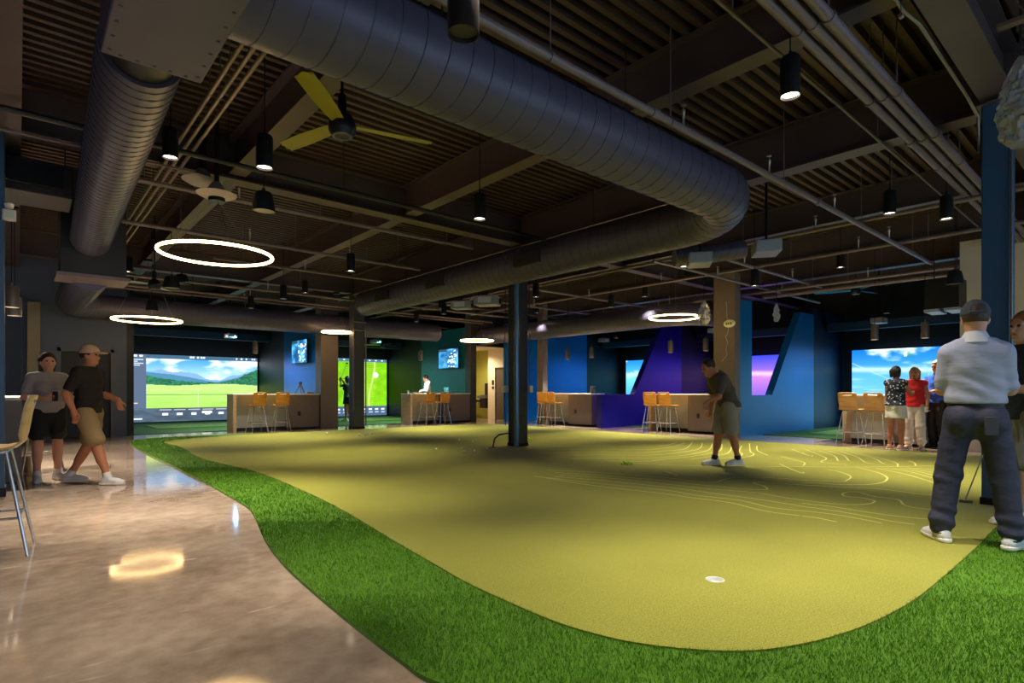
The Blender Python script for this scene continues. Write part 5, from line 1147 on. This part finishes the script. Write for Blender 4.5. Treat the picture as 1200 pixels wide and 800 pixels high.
        so = obj('shoe', f.mesh('shoe'), wear.get('shoe', M_WHITE), root)
        f = Field(A-V3(0.2, 0.2, 0.11), A+V3(0.2, 0.2, 0.0), min(vox, 0.008))
        f.cone(b-d*0.055+V3(0, 0, 0.02), b+d*0.11+V3(0, 0, 0.02), 0.046, 0.050, 0.02); f.cone(b+d*0.11+V3(0, 0, 0.02), b+d*0.185+V3(0, 0, 0.022), 0.048, 0.036, 0.02)
        f.plane(b+V3(0, 0, 0.001), V3(0, 0, -1)); f.plane(b+V3(0, 0, 0.032), V3(0, 0, 1)); obj('sole', f.mesh('sole'), wear.get('sole', M_WHITE), so)
        if wear.get('shoeband'):
            f = Field(A-V3(0.2, 0.2, 0.11), A+V3(0.2, 0.2, 0.09), 0.008); f.cone(b-d*0.03+V3(0, 0, 0.055), b-d*0.022+V3(0, 0, 0.075), 0.052, 0.051, 0.02); f.plane(b+V3(0, 0, 0.058), V3(0, 0, -1)); f.plane(b+V3(0, 0, 0.076), V3(0, 0, 1)); obj('heel_band', f.mesh('heel_band'), wear['shoeband'], so)
        if wear.get('sock'):
            K = p['k'+n]; c = A+(K-A)*0.16; obj('sock', MB().tube([A+V3(0, 0, 0.0), c], [0.05, 0.047], 14), wear['sock'], root)
    # ---- hair / cap
    if 'hair' in wear:
        f = new(min(vox, 0.008)); f.ell(headpt(p, V3(0, -0.020, 0.028)), V3(0.088, 0.103, 0.112), 0.0); lng = wear.get('hairlen', 0)
        n_ = rotz(V3(0, 0.80, -0.60), p['look']); 
        f.plane(headpt(p, V3(0, 0.035, 0.012)), n_)
        if lng:
            for s in (-1, 0, 1): f.cone(headpt(p, V3(s*0.06, -0.06, 0.02)), headpt(p, V3(s*0.065, -0.07, -0.06-lng)), 0.048, 0.03, 0.03)
        else: f.plane(headpt(p, V3(0, -0.09, -0.035)), V3(0, 0, -1))
        obj('hair', f.mesh('hair'), wear['hair'], root)
    if 'cap' in wear:
        f = new(min(vox, 0.007)); f.ell(headpt(p, V3(0, -0.012, 0.035)), V3(0.094, 0.115, 0.108), 0.0); f.plane(headpt(p, V3(0, 0, 0.024)), V3(0, 0, -1))
        if wear.get('caphole'): f.ell(headpt(p, V3(0, -0.13, 0.052)), V3(0.042, 0.06, 0.032), 0.0, sub=True)
        cp = obj('cap', f.mesh('cap'), wear['cap'], root)
        f = new(min(vox, 0.007)); f.ell(headpt(p, V3(0, 0.115, 0.030)), V3(0.085, 0.085, 0.014), 0.0); obj('brim', f.mesh('brim'), wear['cap'], cp)
        if wear.get('caphole'):
            obj('strap', MB().tube([headpt(p, V3(0.05*s_, -0.125+abs(s_)*0.01, 0.030)) for s_ in (-1, -0.5, 0, 0.5, 1)], 0.008, 6), wear['cap'], cp)
    root.scale = (S*wear.get('slim', 1.0), S, S); root.location = pos; root.rotation_euler = (0, 0, face); return root
def face_to(v): return math.atan2(-v[0], v[1])      # local +Y turned to v

M_POLO = mat('heather_polo', (158, 162, 190), 0.8, var=0.05, vscale=70, bump=0.25, bscale=9, stretch=(0.6, 0.6, 2.4))
M_CHINO = mat('charcoal_chino', (42, 44, 68), 0.75, var=0.08, vscale=8, bump=0.4, bscale=12, stretch=(1, 1, 1.6))
M_CAPG = mat('cap_charcoal', (58, 64, 76), 0.8, bump=0.15)
M_SHOEW = mat('shoe_knit_white', (214, 214, 216), 0.7, bump=0.2)
M_HAIRB = mat('hair_brown', (58, 40, 30), 0.6, bump=0.4, bscale=40)
M_HAIRL = mat('hair_blond', (168, 124, 74), 0.6, bump=0.4, bscale=40)
M_HAIRD = mat('hair_dark', (28, 22, 20), 0.6, bump=0.4, bscale=40)
# 1 man in grey polo, back to us, arms folded
p = std_pose(); b = G(1143, 642); v = Vector((b.x, b.y, 0)).normalized()
for s, n in ((1, 'R'), (-1, 'L')):
    p['h'+n] = V3(s*0.10, 0, 0.92); p['k'+n] = V3(s*0.165, 0.02, 0.50); p['a'+n] = V3(s*0.215, -0.02, 0.085); p['foot'+n] = s*0.55
    p['s'+n] = V3(s*0.155, -0.01, 1.375); p['e'+n] = V3(s*0.205, 0.03, 1.12)
p['wR'] = V3(-0.03, 0.20, 1.16); p['wL'] = V3(0.05, 0.23, 1.20); p['hdR'] = V3(-1, 0.02, 0.2); p['hdL'] = V3(1, -0.1, 0.2); p['haxR'] = V3(0, 0, 1); p['haxL'] = V3(0, 0, 1)
p['head'] = V3(0.0, 0.02, 1.63); p['look'] = 0.08; p['tilt'] = 0.12
person('man in a grey polo, dark trousers and cap standing with his back turned', (b.x, b.y, 0.029), face_to(v)+0.05, 1.80, p,
       dict(skin='fair', shirt=M_POLO, sleeve=0.86, hem=1.02, collar=True, collarm=mat('collar_pale', (196, 198, 210), 0.8), slim=0.94, folds=6, pants=M_CHINO, pocket=mat('pocket_slate', (50, 54, 70), 0.7), cap=M_CAPG, caphole=True, hair=M_HAIRB, shoe=M_SHOEW, shoeband=mat('heel_navy', (50, 54, 70), 0.6)), 0.008, stout=1.0)
# 2 person at the frame edge holding a putter
b2 = CAM+(FWD+RGT*((1204-600)/FPX))*4.72; p = std_pose(); p['look'] = 0.15
p['eR'] = V3(0.25, -0.02, 1.13); p['wR'] = V3(0.12, 0.21, 1.08); p['eL'] = V3(-0.25, -0.02, 1.13); p['wL'] = V3(-0.11, 0.23, 1.12); p['hdR'] = V3(-0.5, 1, -0.2); p['hdL'] = V3(0.5, 1, -0.2); p['curlR'] = p['curlL'] = 0.7
person('man in a navy shirt with bent forearms beside the dark blue column', (b2.x, b2.y, 0.029), face_to(-RGT+FWD*0.1), 1.80, p, dict(skin='fair', shirt=mat('navy_shirt', (30, 40, 62), 0.8, bump=0.2, bscale=12), sleeve=0.75, hem=0.88, pants=mat('grey_short', (120, 124, 132), 0.8), leg=0.44, legr=(0.10, 0.095, 0.07), hair=mat('hair_ginger', (150, 96, 56), 0.6, bump=0.4, bscale=40), shoe=M_SHOEW), 0.010)
hd = Vector((7.315, 1.355, 0)); gr = Vector((7.336, 1.115, 0.88))
t = thing('putter', 'slim steel putter leaning against the dark blue column', 'golf club', (hd.x, hd.y, 0.03)); q = Vector((hd.x, hd.y, 0.03))
sh_t = gr-q; obj('shaft', MB().tube([(0, 0, 0.03), sh_t*0.72], 0.006, 8), M_CHROME, t); obj('grip', MB().tube([sh_t*0.70, sh_t], 0.013, 10), M_BLACK, t); obj('club_head', MB().box((-0.06, -0.012, 0.0), (0.05, 0.015, 0.028), Matrix.Rotation(1.75, 4, 'Z')), M_GREYMETAL, t, bevel=0.004)
# 3 woman in grey with a drink
b = CAM+(FWD+RGT*((56-600)/FPX))*7.45; p = std_pose(True); p['look'] = 0.0
p['eR'] = V3(0.25, -0.02, 1.14); p['wR'] = V3(0.07, 0.20, 1.13); p['hdR'] = V3(-1, 0.5, 0.1); p['haxR'] = V3(0, 0, 1); p['curlR'] = 0.9
p['eL'] = V3(-0.26, -0.03, 1.14); p['wL'] = V3(-0.24, 0.19, 1.10); p['hdL'] = V3(0.4, 1, 0.0); p['kR'] = V3(0.12, 0.05, 0.5); p['aR'] = V3(0.13, 0.06, 0.085)
tocam = Vector((-b.x, -b.y, 0)).normalized()
f3 = face_to(tocam+RGT*0.35)
pw = person('woman in a grey shirt and black shorts holding a drink can', (b.x, b.y, 0), f3, 1.67, p, dict(skin='fair', shirt=mat('tee_grey', (150, 146, 148), 0.85, bump=0.3, bscale=12), sleeve=0.75, hem=0.93, pants=mat('black_short', (18, 18, 20), 0.8), leg=0.32, legr=(0.105, 0.09, 0.07), hair=M_HAIRB, hairlen=0.05, shoe=M_SHOEW, sock=M_WHITE), 0.010, True)
Mw = Matrix.Translation(pw.location) @ Matrix.Rotation(f3, 4, 'Z') @ Matrix.Scale(1.67/1.75, 4)
t = thing('drink_can', 'dark drink can in the hand of the woman in grey', 'can', tuple(Mw @ Vector((-0.02, 0.265, 1.09))))
obj('can_body', MB().lathe([(0, 0), (0.026, 0), (0.031, 0.008), (0.031, 0.105), (0.026, 0.12), (0, 0.12)], n=18), mat('can_black', (26, 26, 30), 0.3, 0.4), t); obj('can_lid', MB().lathe([(0, 0.119), (0.025, 0.119), (0.026, 0.123), (0, 0.121)], n=18), M_CHROME, t)
# 4 walking man at the left
def walk(p, st=0.30, sw=0.5):
    p['kR'] = V3(0.10, 0.16*st/0.3, 0.51); p['aR'] = V3(0.10, st, 0.09); p['kL'] = V3(-0.10, -0.04, 0.50); p['aL'] = V3(-0.10, -st, 0.11); p['liftL'] = 0.02; p['footR'] = 0.05; p['footL'] = -0.05
    for n in 'RL': p['h'+n][2] -= 0.02
    p['eR'] = V3(0.25, -0.12, 1.15); p['wR'] = V3(0.25, -0.03, 0.92); p['eL'] = V3(-0.25, 0.02, 1.14); p['wL'] = V3(-0.21, 0.24, 1.06); return p
b = CAM+(FWD+RGT*((104-600)/FPX))*7.15; p = walk(std_pose(), 0.27)
person('man in a black shirt and khaki shorts walking past the doorway', (b.x, b.y, 0), face_to(RGT+FWD*0.15), 1.74, p, dict(skin='tan', shirt=mat('tee_black', (30, 22, 22), 0.85, bump=0.3, bscale=12), sleeve=0.75, hem=0.90, pants=mat('khaki_short', (146, 122, 84), 0.85, bump=0.3, bscale=14), leg=0.42, legr=(0.105, 0.095, 0.07), hair=M_HAIRB, cap=mat('cap_tan', (188, 156, 126), 0.8), shoe=M_SHOEW, sock=M_WHITE), 0.010)
# 5 walking man on the green
b = G(851, 548); p = walk(std_pose(), 0.14); p['pelvis'] += V3(0, -0.03, 0)
p['chest'] += V3(0, 0.10, -0.03); p['neck'] += V3(0, 0.20, -0.08); p['head'] += V3(0, 0.27, -0.12); p['tilt'] = 0.35
for n in 'RL': p['s'+n] += V3(0, 0.16, -0.07); p['e'+n] += V3(0, 0.22, -0.08); p['w'+n] += V3(0, 0.16, -0.06)
person('man in a taupe shirt and light grey shorts walking across the green', (b.x, b.y, 0.03), face_to(-RGT-FWD*0.1), 1.74, p, dict(skin='tan', shirt=mat('tee_taupe', (84, 74, 70), 0.85, bump=0.3, bscale=12), sleeve=0.75, hem=0.90, pants=mat('short_stone', (150, 142, 130), 0.85, bump=0.3, bscale=14), leg=0.42, legr=(0.105, 0.095, 0.07), hair=M_HAIRB, shoe=M_SHOEW, sock=mat('sock_dark', (40, 36, 36), 0.8)), 0.010)
# 6, 7 the two women, 8 man in blue
M_FLORAL = mat('floral_print', (120, 124, 134), 0.8)
nt = M_FLORAL.node_tree; tc = nt.nodes.new('ShaderNodeTexCoord'); vn = nt.nodes.new('ShaderNodeTexVoronoi'); vn.inputs['Scale'].default_value = 22; cr = nt.nodes.new('ShaderNodeValToRGB')
cr.color_ramp.interpolation = 'CONSTANT'; cr.color_ramp.elements[0].color = (*s2l((214, 214, 214)), 1); cr.color_ramp.elements[1].position = 0.30; cr.color_ramp.elements[1].color = (*s2l((26, 32, 54)), 1)
nt.links.new(tc.outputs['Object'], vn.inputs['Vector']); nt.links.new(vn.outputs['Distance'], cr.inputs['Fac']); nt.links.new(cr.outputs['Color'], nt.nodes['Principled BSDF'].inputs['Base Color'])
def at_px(x, d): q = CAM+(FWD+RGT*((x-600)/FPX))*d; return Vector((q.x, q.y, 0))
b = at_px(1050, 11.3); p = std_pose(True); p['eR'] = V3(0.20, 0.16, 1.17); p['wR'] = V3(0.13, 0.33, 1.20); p['hdR'] = V3(0, 1, 0.1); p['eL'] = V3(-0.22, 0.06, 1.14); p['wL'] = V3(-0.10, 0.25, 1.10)
person('woman in a navy floral sleeveless top and white skirt', b, face_to(RGT+FWD*0.5), 1.66, p, dict(skin='tan', shirt=M_FLORAL, sleeve=0, hem=0.93, pants=mat('skirt_white', (222, 218, 208), 0.8, bump=0.2, bscale=12), leg=0.30, skirt=True, hair=M_HAIRD, hairlen=0.02, shoe=mat('sandal_tan', (196, 150, 118), 0.6), sole=M_WHITE), 0.010, True)
b = at_px(1072, 11.5); p = std_pose(True); p['look'] = 0.1; p['eL'] = V3(-0.24, 0.02, 1.12); p['wL'] = V3(-0.25, 0.14, 0.93); p['eR'] = V3(0.23, -0.05, 1.13); p['wR'] = V3(0.22, 0.08, 0.91); p['curlL'] = 0.9
tc_ = Vector((-b.x, -b.y, 0)).normalized(); fr = face_to(tc_-RGT*0.35)
pr = person('blond woman in a red sleeveless top and white trousers', b, fr, 1.65, p, dict(skin='tan', shirt=mat('top_red', (214, 34, 30), 0.8, bump=0.2, bscale=12), sleeve=0, hem=0.90, pants=mat('trouser_white', (220, 208, 190), 0.8, bump=0.2, bscale=12), leg=0.94, hair=M_HAIRL, hairlen=0.12, shoe=mat('sandal_tan2', (190, 150, 120), 0.6)), 0.010, True)
Mw = Matrix.Translation(pr.location) @ Matrix.Rotation(fr, 4, 'Z') @ Matrix.Scale(1.65/1.75, 4)
t = thing('paper_cup', 'white cup held low by the woman in red', 'cup', tuple(Mw @ Vector((-0.25, 0.19, 0.80)))); obj('cup_body', MB().lathe([(0, 0), (0.028, 0), (0.036, 0.10), (0.033, 0.10), (0.026, 0.008), (0, 0.008)], n=16), M_WHITE, t); obj('cup_rim', MB().torus((0, 0, 0.10), 0.036, 0.003, 20, 6), M_WHITE, t)
b = at_px(1099, 11.75); p = std_pose(); p['eR'] = V3(0.26, -0.06, 1.13); p['wR'] = V3(0.13, 0.14, 1.12); p['eL'] = V3(-0.26, -0.06, 1.13); p['wL'] = V3(-0.10, 0.16, 1.14); p['hdR'] = V3(-1, 0.4, 0); p['hdL'] = V3(1, 0.4, 0); p['tilt'] = 0.2
tc_ = Vector((-b.x, -b.y, 0)).normalized()
person('man in a bright blue polo and black trousers at the bar counter', b, face_to(tc_*0.3-RGT), 1.80, p, dict(skin='tan', shirt=mat('polo_blue', (16, 82, 190), 0.8, bump=0.2, bscale=12), sleeve=0.78, hem=0.90, collar=True, pants=mat('trouser_black', (14, 14, 16), 0.8), hair=mat('hair_grey', (110, 104, 100), 0.6, bump=0.4, bscale=40), shoe=M_BLACK, sole=M_BLACK), 0.011)
# 9 golfer in the course map bay
b = at_px(407.5, 21.6); p = std_pose(True); p['eR'] = V3(0.10, 0.20, 1.44); p['wR'] = V3(-0.08, 0.22, 1.62); p['eL'] = V3(-0.18, 0.20, 1.36); p['wL'] = V3(-0.12, 0.24, 1.56); p['hdR'] = p['hdL'] = V3(-0.4, 0.2, 1); p['curlR'] = p['curlL'] = 1.1
fg = face_to(-RGT+FWD*0.4)
gf = person('golfer in dark clothes swinging a club before the course map screen', (b.x, b.y, 0.029), fg, 1.70, p, dict(skin='tan', shirt=mat('golf_top', (34, 56, 34), 0.8), sleeve=0.5, hem=0.92, pants=mat('golf_skirt', (16, 20, 34), 0.8), leg=0.35, skirt=True, hair=M_HAIRD, hairlen=0.08, cap=M_BLACK, shoe=M_SHOEW), 0.012, True)
Mw = Matrix.Translation(gf.location) @ Matrix.Rotation(fg, 4, 'Z') @ Matrix.Scale(1.70/1.75, 4)
hA = Mw @ Vector((-0.13, 0.25, 1.62)); hB = hA+Vector((RGT.x*0.25, RGT.y*0.25, 0.62))
t = thing('golf_club', 'golf club raised by the golfer in dark clothes', 'golf club', tuple(hA)); obj('shaft', MB().tube([(0, 0, 0), hB-hA], 0.007, 8), M_CHROME, t); obj('grip', MB().tube([(hA-hB)*0.12, (hB-hA)*0.12], 0.013, 8), M_BLACK, t); obj('club_head', MB().lathe([(0, -0.03), (0.04, -0.02), (0.05, 0.01), (0, 0.03)], tuple(hB-hA), 12), M_BLKMETAL, t)
# 10 man in white behind the counter
q = PY(501, 470, 18.35); p = std_pose(); p['tilt'] = 0.35; p['head'] += V3(0, 0.05, -0.02); p['eR'] = V3(0.25, 0.05, 1.16); p['wR'] = V3(0.12, 0.27, 1.14); p['eL'] = V3(-0.25, 0.05, 1.16); p['wL'] = V3(-0.12, 0.27, 1.14)
person('man in a white shirt looking down behind the bar counter', (q.x, q.y, 0.011), face_to(-RGT-FWD*0.15), 1.77, p, dict(skin='fair', shirt=mat('shirt_white', (222, 222, 222), 0.8, bump=0.2, bscale=12), sleeve=1.9, hem=0.92, collar=True, pants=mat('trouser_dark', (30, 30, 36), 0.8), hair=M_HAIRD, shoe=M_BLACK, sole=M_BLACK), 0.012)
